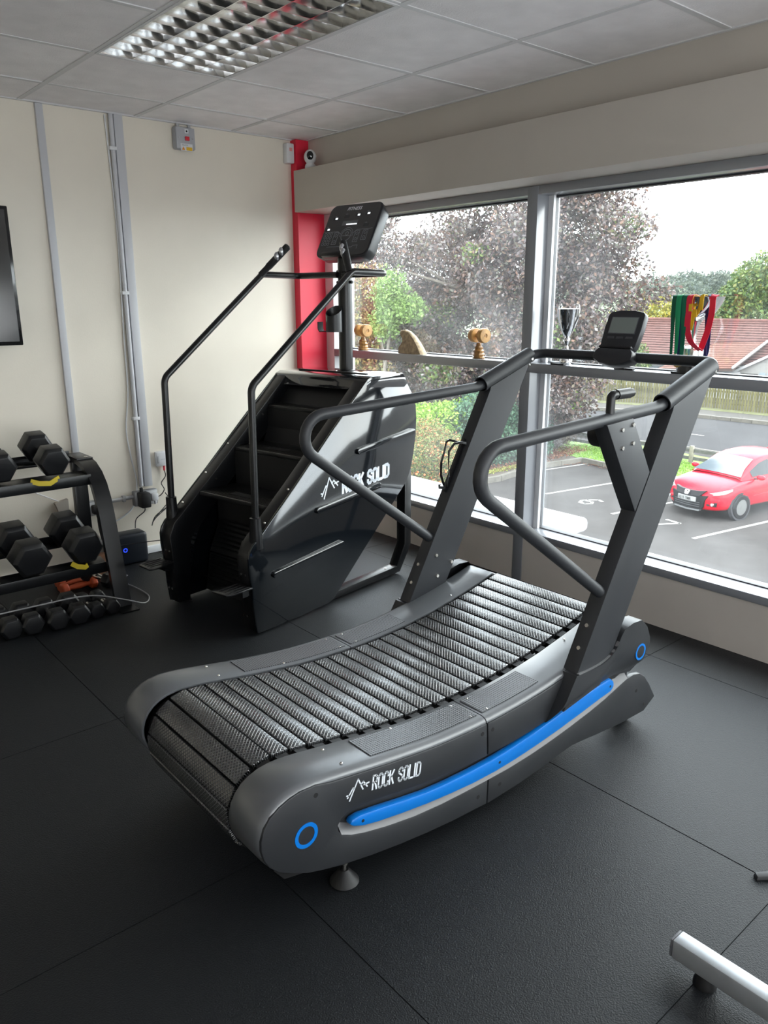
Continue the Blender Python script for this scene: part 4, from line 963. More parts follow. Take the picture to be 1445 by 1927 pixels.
def medal(y0, y1, zlow, m, label, w=.020, y2=None, gold=True, dx=0.0):
    zt = c[2]+.332; xo = c[0]-.02
    def xe(y): return c[0]-math.sqrt(max(.0004, .114**2-(y-c[1])**2))-.004-dx
    y2 = (y0+y1)/2 if y2 is None else y2
    t = thing('medal', label, 'medal', (xe(y0), y0, zt))
    A = [(c[0]-.02, y0+(c[1]-y0)*.3, zt-.012), (xe(y0)+.02, y0, zt+.002), (xe(y0)-.003, y0, zt-.01), (xe(y0)-.003, y0, zt-.07), (xe(y0)+.002, y0+(y2-y0)*.3, zt-.14), (xe(y0)+.006, y2+(y0-y2)*.25, zlow+.03), (xe(y0)+.006, y2, zlow)]
    B = [(xe(y0)+.006, y2, zlow), (xe(y1)+.006, y2+(y1-y2)*.35, zlow+.035), (xe(y1)-.001, y1, zlow+.09), (xe(y1)-.003, y1, zt-.06), (xe(y1)-.003, y1, zt-.01), (xe(y1)+.02, y1, zt+.003), (c[0]-.02, y1+(c[1]-y1)*.3, zt-.012)]
    def sm(P):
        P = [V3(p) for p in P]; out = []
        for i in range(len(P)-1):
            a = P[max(i-1, 0)]; b = P[i]; cc = P[i+1]; d = P[min(i+2, len(P)-1)]
            for k in range(4): q = k/4; out.append(.5*((2*b)+(cc-a)*q+(2*a-5*b+4*cc-d)*q*q+(3*b-a-3*cc+d)*q**3))
        return out+[P[-1]]
    MB().ribbon(sm(A), w, .0015, upv=(0, 1, .05)).build('ribbon', m, t, smooth=60)
    MB().ribbon(sm(B), w, .0015, upv=(0, 1, -.05)).build('ribbon', m, t, smooth=60)
    if gold: MB().cyl((xe(y0)-.002, y2, zlow-.016), (xe(y0)+.002, y2, zlow-.016), .016, n=20).build('disc', mat('medal_gold', (.6, .42, .12), .3, metal=1.0), t)
medal(1.672, 1.742, ZS+.105, RDR, 'medal on a bright red ribbon looped low over the right of the large trophy', .026, y2=1.712, gold=False, dx=.006)
medal(1.822, 1.812, ZS+.08, GRN, 'medal on a dark green ribbon, leftmost on the large trophy', .012)
medal(1.795, 1.783, ZS+.09, GR2, 'medal on a lighter green ribbon at the centre left of the large trophy', .012, dx=.004)
medal(1.768, 1.756, ZS+.07, GRN, 'medal on a dark green ribbon beside the stem of the large trophy', .014, dx=.002)
medal(1.783, 1.772, ZS+.065, NVY, 'medal on a navy ribbon among the green ones', .012, dx=-.003)
medal(1.735, 1.700, ZS+.245, YLR, 'medal on a short yellow ribbon knotted at the rim of the large trophy', .015, gold=False, dx=.008)
medal(1.700, 1.688, ZS+.07, NVY, 'medal on a navy ribbon hanging behind the red loop', .014, dx=-.045)
# little black pads on the shelf edge
for k, y in enumerate((2.453, 2.075, 1.775)):
    tag(MB().box(3.228, 3.252, y-.040-.01*k, y+.040+.01*k, ZS+.0004, ZS+.009).build('rubber_pad', RUB, org=(3.24, y, ZS), bevel=.002), ('flat black pad on the window shelf below the small trophy', 'flat black pad on the window shelf below the treadmill console', 'flat black pad on the window shelf in front of the large trophy')[k], 'pad', 'black pads on the window shelf')
# ================================================================== DUMBBELL RACK
rk = thing('dumbbell_rack', 'black two-tier dumbbell rack with a curved end leg against the beige wall', 'dumbbell rack', (.9, 4.0, 0))
for xs in (1.40, .10):
    lp = [(4.20, .705), (4.06, .705), (3.985, .690), (3.92, .655), (3.87, .605), (3.835, .54), (3.81, .46), (3.785, .36), (3.755, .24), (3.725, .12), (3.695, .004)]
    MB().ribbon([(xs, y, z) for y, z in lp], .078, .030, upv=(1, 0, 0)).build('front_leg', BLK, rk, smooth=40)
    MB().box(xs-.036, xs+.036, 4.13, 4.17, .0, .69).build('rear_leg', BLK, rk, bevel=.003)
    MB().box(xs-.045, xs+.045, 3.60, 3.74, .0, .006).build('foot_plate', BLK, rk)
    MB().box(xs-.042, xs+.042, 4.03, 4.22, .713, .722).build('top_plate', BLK, rk, bevel=.002)
    MB().lathe([(0, .004), (.008, .003), (.010, 0)], (xs+.015, 4.06, .7225), 12).build('bolt', STEEL, rk)
def tier(yf, zf, yb, zb, nm):
    d = V3((0, yb-yf, zb-zf)).normalized(); n_ = V3((0, -d.z, d.y)); a = V3((0, yf, zf)); b = V3((0, yb, zb))
    for p, q in ((a, a+d*.085), (b-d*.060, b)):
        m = MB(); vs = []
        for x in (.06, 1.375):
            for pt in (p, q, q-n_*.012, p-n_*.012): vs.append((x, pt.y, pt.z))
        m.add(vs, [(0, 1, 2, 3), (4, 7, 6, 5)]+[(k, 4+k, 4+(k+1) % 4, (k+1) % 4) for k in range(4)]).build('shelf_rail', BLK, rk, bevel=.002)
    MB().box(.06, 1.375, yf-.006, yf+.002, zf-.045, zf+.008).build('shelf_lip', BLK, rk, bevel=.002)
    MB().box(.06, 1.375, yb-.002, yb+.006, zb-.01, zb+.03).build('shelf_lip', BLK, rk, bevel=.002)
tier(3.90, .655, 4.19, .71, 'top'); tier(3.80, .215, 4.12, .285, 'low')
def hexmesh(R, L, name):
    # hexagonal head along y, chamfered
    vs = []; 
    for y, k in ((-L/2, .80), (-L/2+.16*L, 1.0), (L/2-.16*L, 1.0), (L/2, .80)):
        for q in range(6): a = math.radians(60*q); vs.append((R*k*math.cos(a), y, R*k*math.sin(a)))
    m = MB().add(vs, [(i*6+q, i*6+(q+1) % 6, (i+1)*6+(q+1) % 6, (i+1)*6+q) for i in range(3) for q in range(6)]+[tuple(range(6)), tuple(18+q for q in range(6))])
    return m
def dumbbell(c, R, L, gap, label, group=None, mt=None, tilt=0.0, rz=0.0, hm=STEEL, name='hex_dumbbell'):
    t = thing(name, label, 'dumbbell', c, group)
    rot = Matrix.Rotation(rz, 3, 'Z') @ Matrix.Rotation(tilt, 3, 'X')
    for s in (-1, 1):
        m = hexmesh(R, L, 'h'); m.v = [tuple(V3(c)+rot @ (V3(v)+V3((0, s*(gap/2+L/2), 0)))) for v in m.v]
        m.build('head', mt or HEXR, t, bevel=.004, smooth=20)
    a = V3(c)+rot @ V3((0, -gap/2-.005, 0)); b = V3(c)+rot @ V3((0, gap/2+.005, 0)); mid = V3(c)
    MB().tube([a, a+(b-a)*.15, a+(b-a)*.35, mid, a+(b-a)*.65, a+(b-a)*.85, b], [.014, .012, .0155, .017, .0155, .012, .014], 12).build('handle', hm, t)
    return t
TT = math.radians(11)
dumbbell((1.20, 4.035, .775), .080, .10, .115, 'heavy hex dumbbell at the right end of the upper tier', 'hex dumbbells on the rack', tilt=TT, rz=.03)
dumbbell((.955, 4.035, .775), .080, .10, .115, 'heavy hex dumbbell on the upper tier, left of its neighbour by the curved leg', 'hex dumbbells on the rack', tilt=TT, rz=.02)
dumbbell((.71, 4.035, .775), .080, .10, .115, 'heavy hex dumbbell on the upper tier, cut by the edge of the picture', 'hex dumbbells on the rack', tilt=TT)
dumbbell((1.275, 3.955, .340), .096, .115, .105, 'large hex dumbbell at the right end of the lower tier', 'hex dumbbells on the rack', tilt=TT, rz=.06)
dumbbell((1.01, 3.925, .342), .096, .115, .105, 'large hex dumbbell on the lower tier above the row on the floor', 'hex dumbbells on the rack', tilt=TT, rz=.05)
dumbbell((.73, 3.925, .342), .096, .115, .105, 'large hex dumbbell on the lower tier, mostly outside the left edge', 'hex dumbbells on the rack', tilt=TT)
labs = ['small hex dumbbell nearest the rack foot in the floor row', 'small hex dumbbell second from the rack foot in the floor row', 'hex dumbbell third from the rack foot in the floor row', 'hex dumbbell fourth from the rack foot in the floor row', 'hex dumbbell fifth from the rack foot in the floor row', 'hex dumbbell sixth from the rack foot, at the left end of the visible row', 'hex dumbbell half cut by the left edge, last in the floor row']
for k, (x, y, R, L) in enumerate(((1.318, 3.735, .042, .062), (1.240, 3.735, .044, .066), (1.160, 3.725, .056, .078), (1.053, 3.725, .056, .078), (.948, 3.745, .056, .078), (.850, 3.76, .056, .078), (.735, 3.77, .058, .08))):
    dumbbell((x, y, R*.866+.001), R, L, .10, labs[k], 'hex dumbbells in a row on the floor', rz=random.uniform(-.08, .08))
for k, (x, y) in enumerate(((1.262, 4.06), (1.272, 4.13), (1.282, 4.20))):
    dumbbell((x+.045, y, .034), .036, .038, .12, ('orange vinyl dumbbell, front one of the three', 'orange vinyl dumbbell, middle one of the three', 'orange vinyl dumbbell, rear one of the three')[k], 'orange vinyl dumbbells', mt=ORNG, hm=ORNG, rz=math.radians(-83), name='vinyl_dumbbell')
for k, (pts, lb) in enumerate((([(1.085, 3.90, .668), (1.12, 3.885, .655), (1.17, 3.885, .648), (1.22, 3.90, .668)], 'yellow strap peeping out under the dumbbells on the upper tier'), ([(1.20, 3.80, .250), (1.225, 3.785, .232), (1.26, 3.783, .222), (1.275, 3.79, .228)], 'yellow strap under the large dumbbell on the lower tier'))):
    tag(MB().ribbon(pts, .024, .006, upv=(0, 0, 1)).build('strap', YEL, org=pts[0], smooth=60), lb, 'strap')
t = thing('wooden_board', 'brown board with a worn metal edge leaning low behind the curved rack leg', 'board', (1.44, 4.2, .0))
R_ = Matrix.Rotation(math.radians(-8), 3, 'Z') @ Matrix.Rotation(math.radians(14), 3, 'X')
MB().obox((1.505, 4.16, .055), (.105, .36, .014), R_).build('plank', mat('brown_board', (.16, .07, .035), .5, var=.3, vscale=30), t, bevel=.002)
MB().obox(V3((1.505, 4.16, .055))+R_ @ V3((.054, 0, .001)), (.006, .36, .02), R_).build('metal_edge', GALV, t)
dumbbell((1.40, 4.02, .075), .045, .055, .085, 'hex dumbbell with a steel handle resting behind the curved rack leg', None, rz=.5, tilt=.15)
cable('trailing_cable', 'thin silvery cable trailing over the floor dumbbells and round the rack foot', [(.72, 3.70, .115), (.88, 3.69, .118), (1.02, 3.685, .118), (1.17, 3.69, .112), (1.28, 3.68, .095), (1.40, 3.655, .05), (1.50, 3.66, .006), (1.56, 3.76, .006), (1.545, 3.98, .006), (1.50, 4.10, .006), (1.56, 4.17, .006), (1.60, 4.12, .006), (1.52, 4.10, .006)], .0035, mat('silvery_cable', (.30, .30, .31), .35))
cable('speaker_lead', 'thin dark lead stretched from the floor box to the stair climber', [(1.60, 4.292, .135), (1.75, 4.28, .13), (1.92, 4.20, .14)], .0025, RUB)
# ================================================================== EQUIPMENT FEET AT THE LOWER RIGHT
t = thing('bench_foot', 'bright steel square tube foot of a bench entering from the lower right', 'bench', (1.485, .3, 0))
MB().box(1.4635, 1.5085, -.35, .695, .032, .082).build('foot_tube', mat('brushed_silver_paint', (.42, .44, .46), .32, metal=.35, var=.06, vscale=30), t, bevel=.0045)
MB().box(1.4645, 1.5075, .6945, .701, .033, .081).build('end_cap', mat('dark_end_cap', (.12, .12, .13), .5), t, bevel=.003)
for y in (.62, -.28): MB().lathe([(.026, 0), (.026, .008), (.018, .032), (0, .033)], (1.486, y, 0), 18).build('rubber_foot', RUB, t)
MB().box(1.46, 1.512, -.02, .04, .07, .62).build('post', MATS['brushed_silver_paint'], t, bevel=.004)
MB().box(1.38, 1.60, -.55, .50-.25, .60, .66).build('seat_pad', RUB, t, bevel=.015)
t = thing('machine_foot', 'tip of a flat black equipment foot at the right edge of the frame', 'machine foot', (2.1, .5, 0))
MB().add([(1.902, .694, .0), (1.915, .710, .0), (2.35, .40, .0), (2.33, .365, 0), (1.905, .693, .012), (1.915, .706, .014), (2.35, .395, .022), (2.33, .368, .022)], [(0, 1, 2, 3), (4, 5, 6, 7), (0, 1, 5, 4), (1, 2, 6, 5), (2, 3, 7, 6), (3, 0, 4, 7)]).build('foot_bar', mat('grey_black_bar', (.06, .06, .062), .5), t, bevel=.002)
MB().box(2.30, 2.36, .35, .41, .02, .50).build('post', BLK, t, bevel=.003)
# ================================================================== OUTSIDE
G = -3.79
ASPH = mat('car_park_asphalt', (.040, .0375, .037), .9, spec=.12, var=.16, vscale=1.2, bump=.5, bscale=30)
ROAD = mat('road_asphalt', (.034, .0335, .036), .9, spec=.12, var=.10, vscale=.8, bump=.4, bscale=30)
PAVE = mat('pavement_concrete', (.055, .052, .048), .9, spec=.15, var=.12, vscale=1.5)
KERB = mat('kerb_concrete', (.095, .088, .075), .85, var=.18, vscale=6, rand=.12)
SOIL = mat('leafy_soil', (.045, .034, .026), .9, var=.35, vscale=4)
GRASS = mat('lawn_base', (.085, .16, .022), .9, var=.25, vscale=3)
LINE = mat('worn_white_paint', (.20, .20, .19), .7, var=.15, vscale=20)
gr = struct('ground', MB().box(3.6, 170, -60, 160, G-.5, G), ASPH, smooth=0)
ca, sa = math.cos(math.radians(-10)), math.sin(math.radians(-10))
def lot(a, b, z=G): return (17.31+a*ca-b*sa, 13.27+a*sa+b*ca, z)      # a: along the bay lines, b: across
def paint(pts, name='bay_line', z=G):
    n = len(pts); vs = [(p[0], p[1], z+.002) for p in pts]+[(p[0], p[1], z+.006) for p in pts]
    return MB().add(vs, [tuple(range(n-1, -1, -1)), tuple(range(n, 2*n))]+[(i, (i+1) % n, n+(i+1) % n, n+i) for i in range(n)]).build(name, LINE, gr, smooth=0)
for b in (0.02, -2.46, -4.94, -7.4, 2.48):
    paint([lot(0, b-.05), lot(4.6, b-.05), lot(4.6, b+.05), lot(0, b+.05)])
def digit(kind, a, b, s):
    P = {'6': [(1, .9), (.5, 1), (.1, .6), (0, .3), (.3, 0), (.8, 0), (1, .25), (.7, .5), (.1, .42)], '7': [(0, 1), (1, 1), (.35, 0)]}[kind]
    m = MB(); q = [(p[0]*s*.62, p[1]*s) for p in P]
    for (x0, y0), (x1, y1) in zip(q, q[1:]):
        d = V3((x1-x0, y1-y0, 0)); L = d.length; d /= L; n_ = V3((-d.y, d.x, 0))*.045
        c4 = [V3((x0, y0, 0))-d*.02-n_, V3((x1, y1, 0))+d*.02-n_, V3((x1, y1, 0))+d*.02+n_, V3((x0, y0, 0))-d*.02+n_]
        w = [lot(a+p.y, b-p.x) for p in c4]; m.add([(x, y, G+.002) for x, y, z in w]+[(x, y, G+.006) for x, y, z in w], [(3, 2, 1, 0), (4, 5, 6, 7), (0, 1, 5, 4), (1, 2, 6, 5), (2, 3, 7, 6), (3, 0, 4, 7)])
    m.build('bay_number', LINE, gr, smooth=0)
digit('6', .15, -1.05, .62); digit('7', .15, -3.55, .62)
# planted bed beyond the car park, lawn strip, road, pavement
struct('ground_bed', MB().prism([(9, 15.75), (15.3, 15.55), (17.6, 15.35), (19.8, 15.70), (21.75, 15.35), (23.3, 18.5), (25.5, 30), (9, 34)], 'z', G, G+.10), SOIL, smooth=0)
lawn = struct('lawn', MB().prism([(21.85, 15.4), (21.35, 11.8), (20.6, 4.0), (24.3, 4.0), (25.2, 11.8), (25.6, 15.4), (24.8, 18.0), (22.6, 17.0)], 'z', G, G+.09), GRASS, smooth=0)
struct('road', MB().prism([(26.6, -30), (34.1, -30), (34.4, 14.5), (34.2, 18.2), (32.7, 22.6), (29.5, 32), (22.5, 29.5), (25.4, 21), (26.6, 15.5)], 'z', G-.3, G+.012), ROAD, smooth=0)
struct('pavement', MB().prism([(34.25, -30), (36.2, -30), (36.4, 14.5), (36.1, 18.6), (34.7, 23.3), (31.6, 33), (29.7, 32), (32.85, 22.65), (34.32, 18.2), (34.5, 14.5)], 'z', G-.3, G+.13), PAVE, smooth=0)
struct('pavement_verge', MB().prism([(36.2, -30), (37.0, -30), (37.2, 14.5), (36.9, 18.8), (35.5, 23.6), (32.6, 33.4), (31.6, 33), (34.7, 23.3), (36.1, 18.6), (36.4, 14.5)], 'z', G-.3, G+.14), mat('mossy_verge', (.075, .08, .03), .9, var=.3, vscale=3), smooth=0)
for x, y, l in ((29.75, 15.2, 2.0), (29.95, 10.6, 2.0), (29.1, 19.6, 2.0), (29.9, 6.0, 2.0)):
    MB().box(x-.05, x+.05, y, y+l, G+.012, G+.018).build('road_marking', LINE, bpy.data.objects['road'], smooth=0)
def kerb_run(pts, step, w, h, base, mt=KERB, name='kerb_stone', root='kerb', label=None):
    t = thing(root, label, 'kerb', (pts[0][0], pts[0][1], base))
    for a, b in zip(pts, pts[1:]):
        a = V3((a[0], a[1], 0)); b = V3((b[0], b[1], 0)); L = (b-a).length; n = max(1, round(L/step)); d = (b-a)/n; ang = math.atan2(d.y, d.x)
        for k in range(n):
            c = a+d*(k+.5); MB().obox((c.x, c.y, base+h/2+random.uniform(-.006, .006)), (d.length-.012, w, h), Matrix.Rotation(ang+random.uniform(-.006, .006), 3, 'Z')).build(name, mt, t, smooth=0)
kerb_run([(12.3, 15.62), (15.3, 15.45), (17.6, 15.25), (19.8, 15.62), (21.83, 15.30)], .91, .14, .17, G-.01, label='concrete kerb edging the planted bed at the end of the car park')
kerb_run([(21.80, 15.25), (21.62, 13.5), (21.30, 11.8), (20.6, 4.2)], .91, .14, .17, G-.01, label='concrete kerb between the car park and the strip of lawn')
kerb_run([(32.72, 22.62), (34.22, 18.2), (34.42, 14.5), (34.35, 5)], .91, .15, .20, G-.03, label='concrete kerb along the far side of the road')
kerb_run([(25.3, 21), (26.5, 15.5), (26.5, 4.2)], .91, .15, .14, G-.03, label='low kerb on the near side of the road')
# low post-and-rail fence on the lawn
POST = mat('weathered_timber', (.15, .14, .11), .8, var=.25, vscale=9)
rf = thing('rail_fence', 'low weathered post-and-rail fence on the lawn behind the red car', 'fence', (24.0, 13, G))
pp = [(23.9, 20.1), (23.95, 17.6), (24.0, 15.1), (24.0, 12.62), (23.95, 10.1), (23.8, 7.6), (23.6, 5.1)]
for x, y in pp: MB().box(x-.06, x+.06, y-.06, y+.06, G, G+.66).build('post', POST, rf, bevel=.01)
for (x0, y0), (x1, y1) in zip(pp, pp[1:]):
    for z in (.24, .50):
        c = V3(((x0+x1)/2+.05, (y0+y1)/2, G+z)); L = math.hypot(x1-x0, y1-y0); MB().obox(c, (.04, L-.01, .11), Matrix.Rotation(-math.atan2(x1-x0, y1-y0), 3, 'Z')).build('rail', mat('dark_timber_rail', (.07, .07, .065), .8, var=.2, vscale=8), rf, smooth=0)
# ---------------- foliage helpers
def leaves(name, blobs, n, size, mt, parent=None, seed=1, inner=.55, org=None, aspect=.55, lump=.22, lfreq=1.3):
    rg = np.random.default_rng(seed); w = np.array([b[1][0]*b[1][1]+b[1][0]*b[1][2] for b in blobs], float); w /= w.sum()
    idx = rg.choice(len(blobs), n, p=w); C = np.array([b[0] for b in blobs], float)[idx]; R = np.array([b[1] for b in blobs], float)[idx]
    d = rg.normal(size=(n, 3)); d /= np.linalg.norm(d, axis=1)[:, None]
    ph = rg.uniform(0, 6, 6)
    lm = 1+lump*(np.sin(d[:, 0]*4*lfreq+ph[0]+C[:, 0])*np.sin(d[:, 2]*5*lfreq+ph[1])+.6*np.sin(d[:, 1]*7*lfreq+ph[2]+C[:, 2])*np.sin(d[:, 2]*8*lfreq+ph[3]))
    rr = rg.uniform(inner**3, 1, n)**(1/3)*lm
    P = C+d*R*rr[:, None]
    a = rg.normal(size=(n, 3)); a = a*.8+d*.35; a /= np.linalg.norm(a, axis=1)[:, None]
    b = np.cross(a, rg.normal(size=(n, 3))); b /= np.linalg.norm(b, axis=1)[:, None]
    s = size*rg.uniform(.6, 1.3, n)[:, None]
    V = np.empty((n, 4, 3)); V[:, 0] = P-a*s/2; V[:, 1] = P+b*s*aspect/2; V[:, 2] = P+a*s/2; V[:, 3] = P-b*s*aspect/2
    lo = G+.02
    V[:, :, 2] = np.maximum(V[:, :, 2], lo)
    o = np.array(ORG[parent.name] if parent else (org or (0, 0, 0))); V -= o
    me = bpy.data.meshes.new(name); me.vertices.add(n*4); me.vertices.foreach_set('co', V.reshape(-1)); me.loops.add(n*4); me.loops.foreach_set('vertex_index', np.arange(n*4, dtype=np.int32))
    me.polygons.add(n); me.polygons.foreach_set('loop_start', np.arange(0, n*4, 4, dtype=np.int32)); me.update(); me.materials.append(mt)
    ob = bpy.data.objects.new(name, me); COL.objects.link(ob)
    if parent: ob.parent = parent; ORG[ob.name] = ORG[parent.name]
    else: ob.location = tuple(o); ORG[ob.name] = tuple(o)
    return ob
BARK = mat('grey_bark', (.10, .085, .07), .85, var=.3, vscale=6)
def trunk(parent, base, top, r, nb=7, spread=3.0, seed=1):
    rg = random.Random(seed); b = V3(base); t = V3(top); m = MB()
    pts = [b+(t-b)*k/5+V3((rg.uniform(-.15, .15), rg.uniform(-.15, .15), 0))*(k > 0) for k in range(6)]
    m.tube(pts, [r*(1.25-.2*k) for k in range(6)], 9)
    for i in range(nb):
        k = rg.uniform(.25, 1); s = b+(t-b)*k; a = rg.uniform(0, 6.28); e = s+V3((math.cos(a)*spread, math.sin(a)*spread, rg.uniform(.5, 2.2)))
        mid = (s+e)/2+V3((0, 0, rg.uniform(.1, .5))); m.tube([s, mid, e], [r*.4, r*.25, r*.08], 6)
    return m.build('trunk', BARK, parent)
L_BEECH = leaf_mat('copper_beech_leaf', [(0.025, 0.019, 0.020), (0.047, 0.032, 0.034), (0.072, 0.047, 0.044), (0.098, 0.064, 0.055), (0.136, 0.072, 0.051), (0.055, 0.064, 0.038), (0.196, 0.170, 0.170), (0.043, 0.030, 0.034)])
L_GREEN = leaf_mat('fresh_green_leaf', [(.07, .13, .03), (.13, .22, .05), (.19, .28, .08), (.10, .17, .05)])
L_HEDGE = leaf_mat('laurel_leaf', [(0.090, 0.208, 0.018), (0.180, 0.324, 0.027), (0.270, 0.423, 0.054), (0.126, 0.242, 0.036), (0.343, 0.468, 0.126)])
L_COTO = leaf_mat('cotoneaster_leaf', [(0.062, 0.105, 0.025), (0.118, 0.167, 0.043), (0.174, 0.205, 0.056), (0.099, 0.149, 0.043), (0.260, 0.124, 0.043), (0.223, 0.223, 0.081), (0.341, 0.074, 0.031)])
L_DARK = leaf_mat('dark_evergreen_leaf', [(0.033, 0.077, 0.050), (0.055, 0.121, 0.072), (0.077, 0.165, 0.088), (0.044, 0.099, 0.066)])
L_YEL = leaf_mat('autumn_yellow_leaf', [(.12, .13, .02), (.19, .18, .02), (.26, .22, .025), (.16, .17, .025), (.32, .24, .03)])
L_AUT = leaf_mat('brown_gold_leaf', [(0.140, 0.098, 0.035), (0.196, 0.154, 0.049), (0.168, 0.070, 0.049), (0.238, 0.210, 0.070), (0.112, 0.140, 0.042)])
L_OAK = leaf_mat('mixed_green_leaf', [(0.027, 0.059, 0.018), (0.050, 0.095, 0.023), (0.077, 0.131, 0.027), (0.126, 0.162, 0.036), (0.036, 0.072, 0.032), (0.180, 0.171, 0.036)])
L_HAZE = leaf_mat('hazy_wood_leaf', [(0.055, 0.072, 0.069), (0.069, 0.087, 0.076), (0.083, 0.099, 0.085), (0.097, 0.111, 0.088), (0.066, 0.081, 0.079)], .9)  # distance haze is mixed into these greyed leaf colours
L_TWIG = leaf_mat('dry_twig', [(0.054, 0.036, 0.025), (0.070, 0.049, 0.036), (0.041, 0.027, 0.019)])
# copper beech, the big tree filling the left bay
t = thing('copper_beech', 'huge copper-leaved tree filling most of the left window', 'tree', (21.5, 19.0, G))
bl = [((21.5, 19.0, 1.6), (3.6, 4.6, 4.2)), ((21.5, 22.0, -.2), (2.8, 3.8, 3.2)), ((21.0, 16.6, .8), (2.3, 2.6, 3.0)), ((20.6, 19.5, -1.4), (2.2, 4.6, 1.5)), ((21.8, 23.5, 2.6), (3, 3.6, 3.2)), ((21.2, 16.0, -1.2), (1.8, 2.0, 1.7)), ((22, 18, 4.2), (2.6, 3.2, 2.2)), ((22.0, 15.3, 2.1), (1.3, 1.5, 1.2)), ((22.2, 14.2, 1.5), (.8, 1.1, .6)), ((22.0, 15.0, 3.6), (1.0, 1.3, .9))]
rb = random.Random(8); sub_bl = []
for (c_, r_) in bl:
    nsub = max(4, int(r_[0]*r_[1]*r_[2]*1.1))
    for k in range(nsub):
        d_ = V3((rb.gauss(0, 1), rb.gauss(0, 1), rb.gauss(0, 1))).normalized()*rb.uniform(.45, .95)
        q = rb.uniform(.65, 1.25)*min(1.0, min(r_)/1.2); sub_bl.append(((c_[0]+d_.x*r_[0], c_[1]+d_.y*r_[1], c_[2]+d_.z*r_[2]), (q, q*1.15, q*.72)))
leaves('leaves', sub_bl, 150000, .145, L_BEECH, t, 3, inner=.25, lump=.10)
gb = [b for k, b in enumerate(sub_bl) if k % 9 == 4]
leaves('green_leaves', [((c_[0]-.3, c_[1], c_[2]), (r_[0]*.7, r_[1]*.7, r_[2]*.7)) for c_, r_ in gb], 9000, .13, L_OAK, t, 33, inner=.2)
trunk(t, (21.7, 19, G), (21.6, 18.8, 3.6), .28, 16, 3.4, 4)
for k in range(5):
    pass
# green and golden trees behind, seen past the stair climber
t = thing('ash_tree', 'fresh green young tree in front of the copper tree, right of the console post', 'tree', (17.9, 21.2, G))
leaves('leaves', [((17.9, 20.6, 1.65), (.6, .75, .95)), ((17.9, 20.9, .8), (.5, .6, .7)), ((18.2, 20.0, 1.2), (.6, .6, .5))], 5500, .12, L_GREEN, t, 5, inner=.3); trunk(t, (17.9, 20.8, G), (17.9, 20.8, 1.2), .09, 5, .7, 5)
t = thing('golden_tree', 'brown and gold autumn tree seen beside the console post', 'tree', (18.5, 24.6, G))
leaves('leaves', [((18.5, 22.9, .7), (1.0, 1.2, 2.2)), ((18.5, 23.0, -1.4), (1.2, 1.6, 1.5))], 17000, .13, L_AUT, t, 6, inner=.3); trunk(t, (18.5, 22.9, G), (18.5, 22.9, 1.5), .12, 6, 1.0, 6)
# hedges
hb = [((15.2+.9*k, 17.9+.0*k, -2.45), (.75, .75, 1.0)) for k in range(6)]
t = thing('laurel_hedge', 'bright green clipped laurel hedge beyond the berry bush', 'hedge', (17, 17.9, G))
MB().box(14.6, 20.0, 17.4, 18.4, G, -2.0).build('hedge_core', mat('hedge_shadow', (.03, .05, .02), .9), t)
leaves('leaves', [((14.7+.55*k, 17.8, z), (.55, .75, .62)) for k in range(11) for z in (-3.1, -2.25)], 34000, .115, L_HEDGE, t, 7, inner=.6)
t = thing('berry_bush', 'spreading green bush flecked with orange berries below the laurel hedge', 'shrub', (15.2, 16.3, G))
leaves('leaves', [((15.1, 16.55, -3.0), (1.7, .9, .95)), ((16.3, 16.5, -3.2), (1.3, .8, .75)), ((13.9, 16.5, -2.9), (1.0, .9, 1.0)), ((15.6, 16.7, -2.55), (1.0, .7, .6))], 42000, .075, L_COTO, t, 8, inner=.5)
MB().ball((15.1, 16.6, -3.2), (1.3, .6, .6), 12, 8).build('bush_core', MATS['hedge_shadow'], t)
for k in range(26):
    a = random.uniform(0, 6.28); q = V3((15.2+1.5*math.cos(a)*random.uniform(.3, 1), 15.72+random.uniform(-.05, .3), random.uniform(-3.5, -2.4)))
    MB().ball(q, .035, 6, 4).build('berry_cluster', mat('berry_orange', (.75, .16, .05), .5), t)
t = thing('dark_shrub', 'dark blue-green evergreen shrub under the copper tree beside the mullion', 'shrub', (20.3, 16.9, G))
leaves('leaves', [((19.6, 17.0, -2.9), (1.3, .8, 1.1)), ((21.0, 17.0, -2.85), (1.2, .8, 1.0)), ((18.4, 17.2, -2.6), (.9, .8, 1.3))], 24000, .11, L_DARK, t, 9, inner=.5)
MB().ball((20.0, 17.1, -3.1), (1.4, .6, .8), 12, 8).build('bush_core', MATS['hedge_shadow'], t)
t = thing('twiggy_shrub', 'dry beige twiggy shrub at the edge of the planted bed', 'shrub', (22.6, 17.4, G))
leaves('leaves', [((22.7, 17.3, -3.1), (.9, .9, .75))], 7000, .12, L_TWIG, t, 10, inner=.2, aspect=.12)
t = thing('bright_sapling', 'small bright lime-green sapling against the copper tree', 'shrub', (24.6, 18.2, G))
leaves('leaves', [((24.3, 17.75, -2.1), (.4, .4, .45))], 1500, .10, L_HEDGE, t, 11, inner=.1); MB().cyl((24.3, 17.75, G), (24.3, 17.75, -2.0), .025, n=6).build('stem', BARK, t)
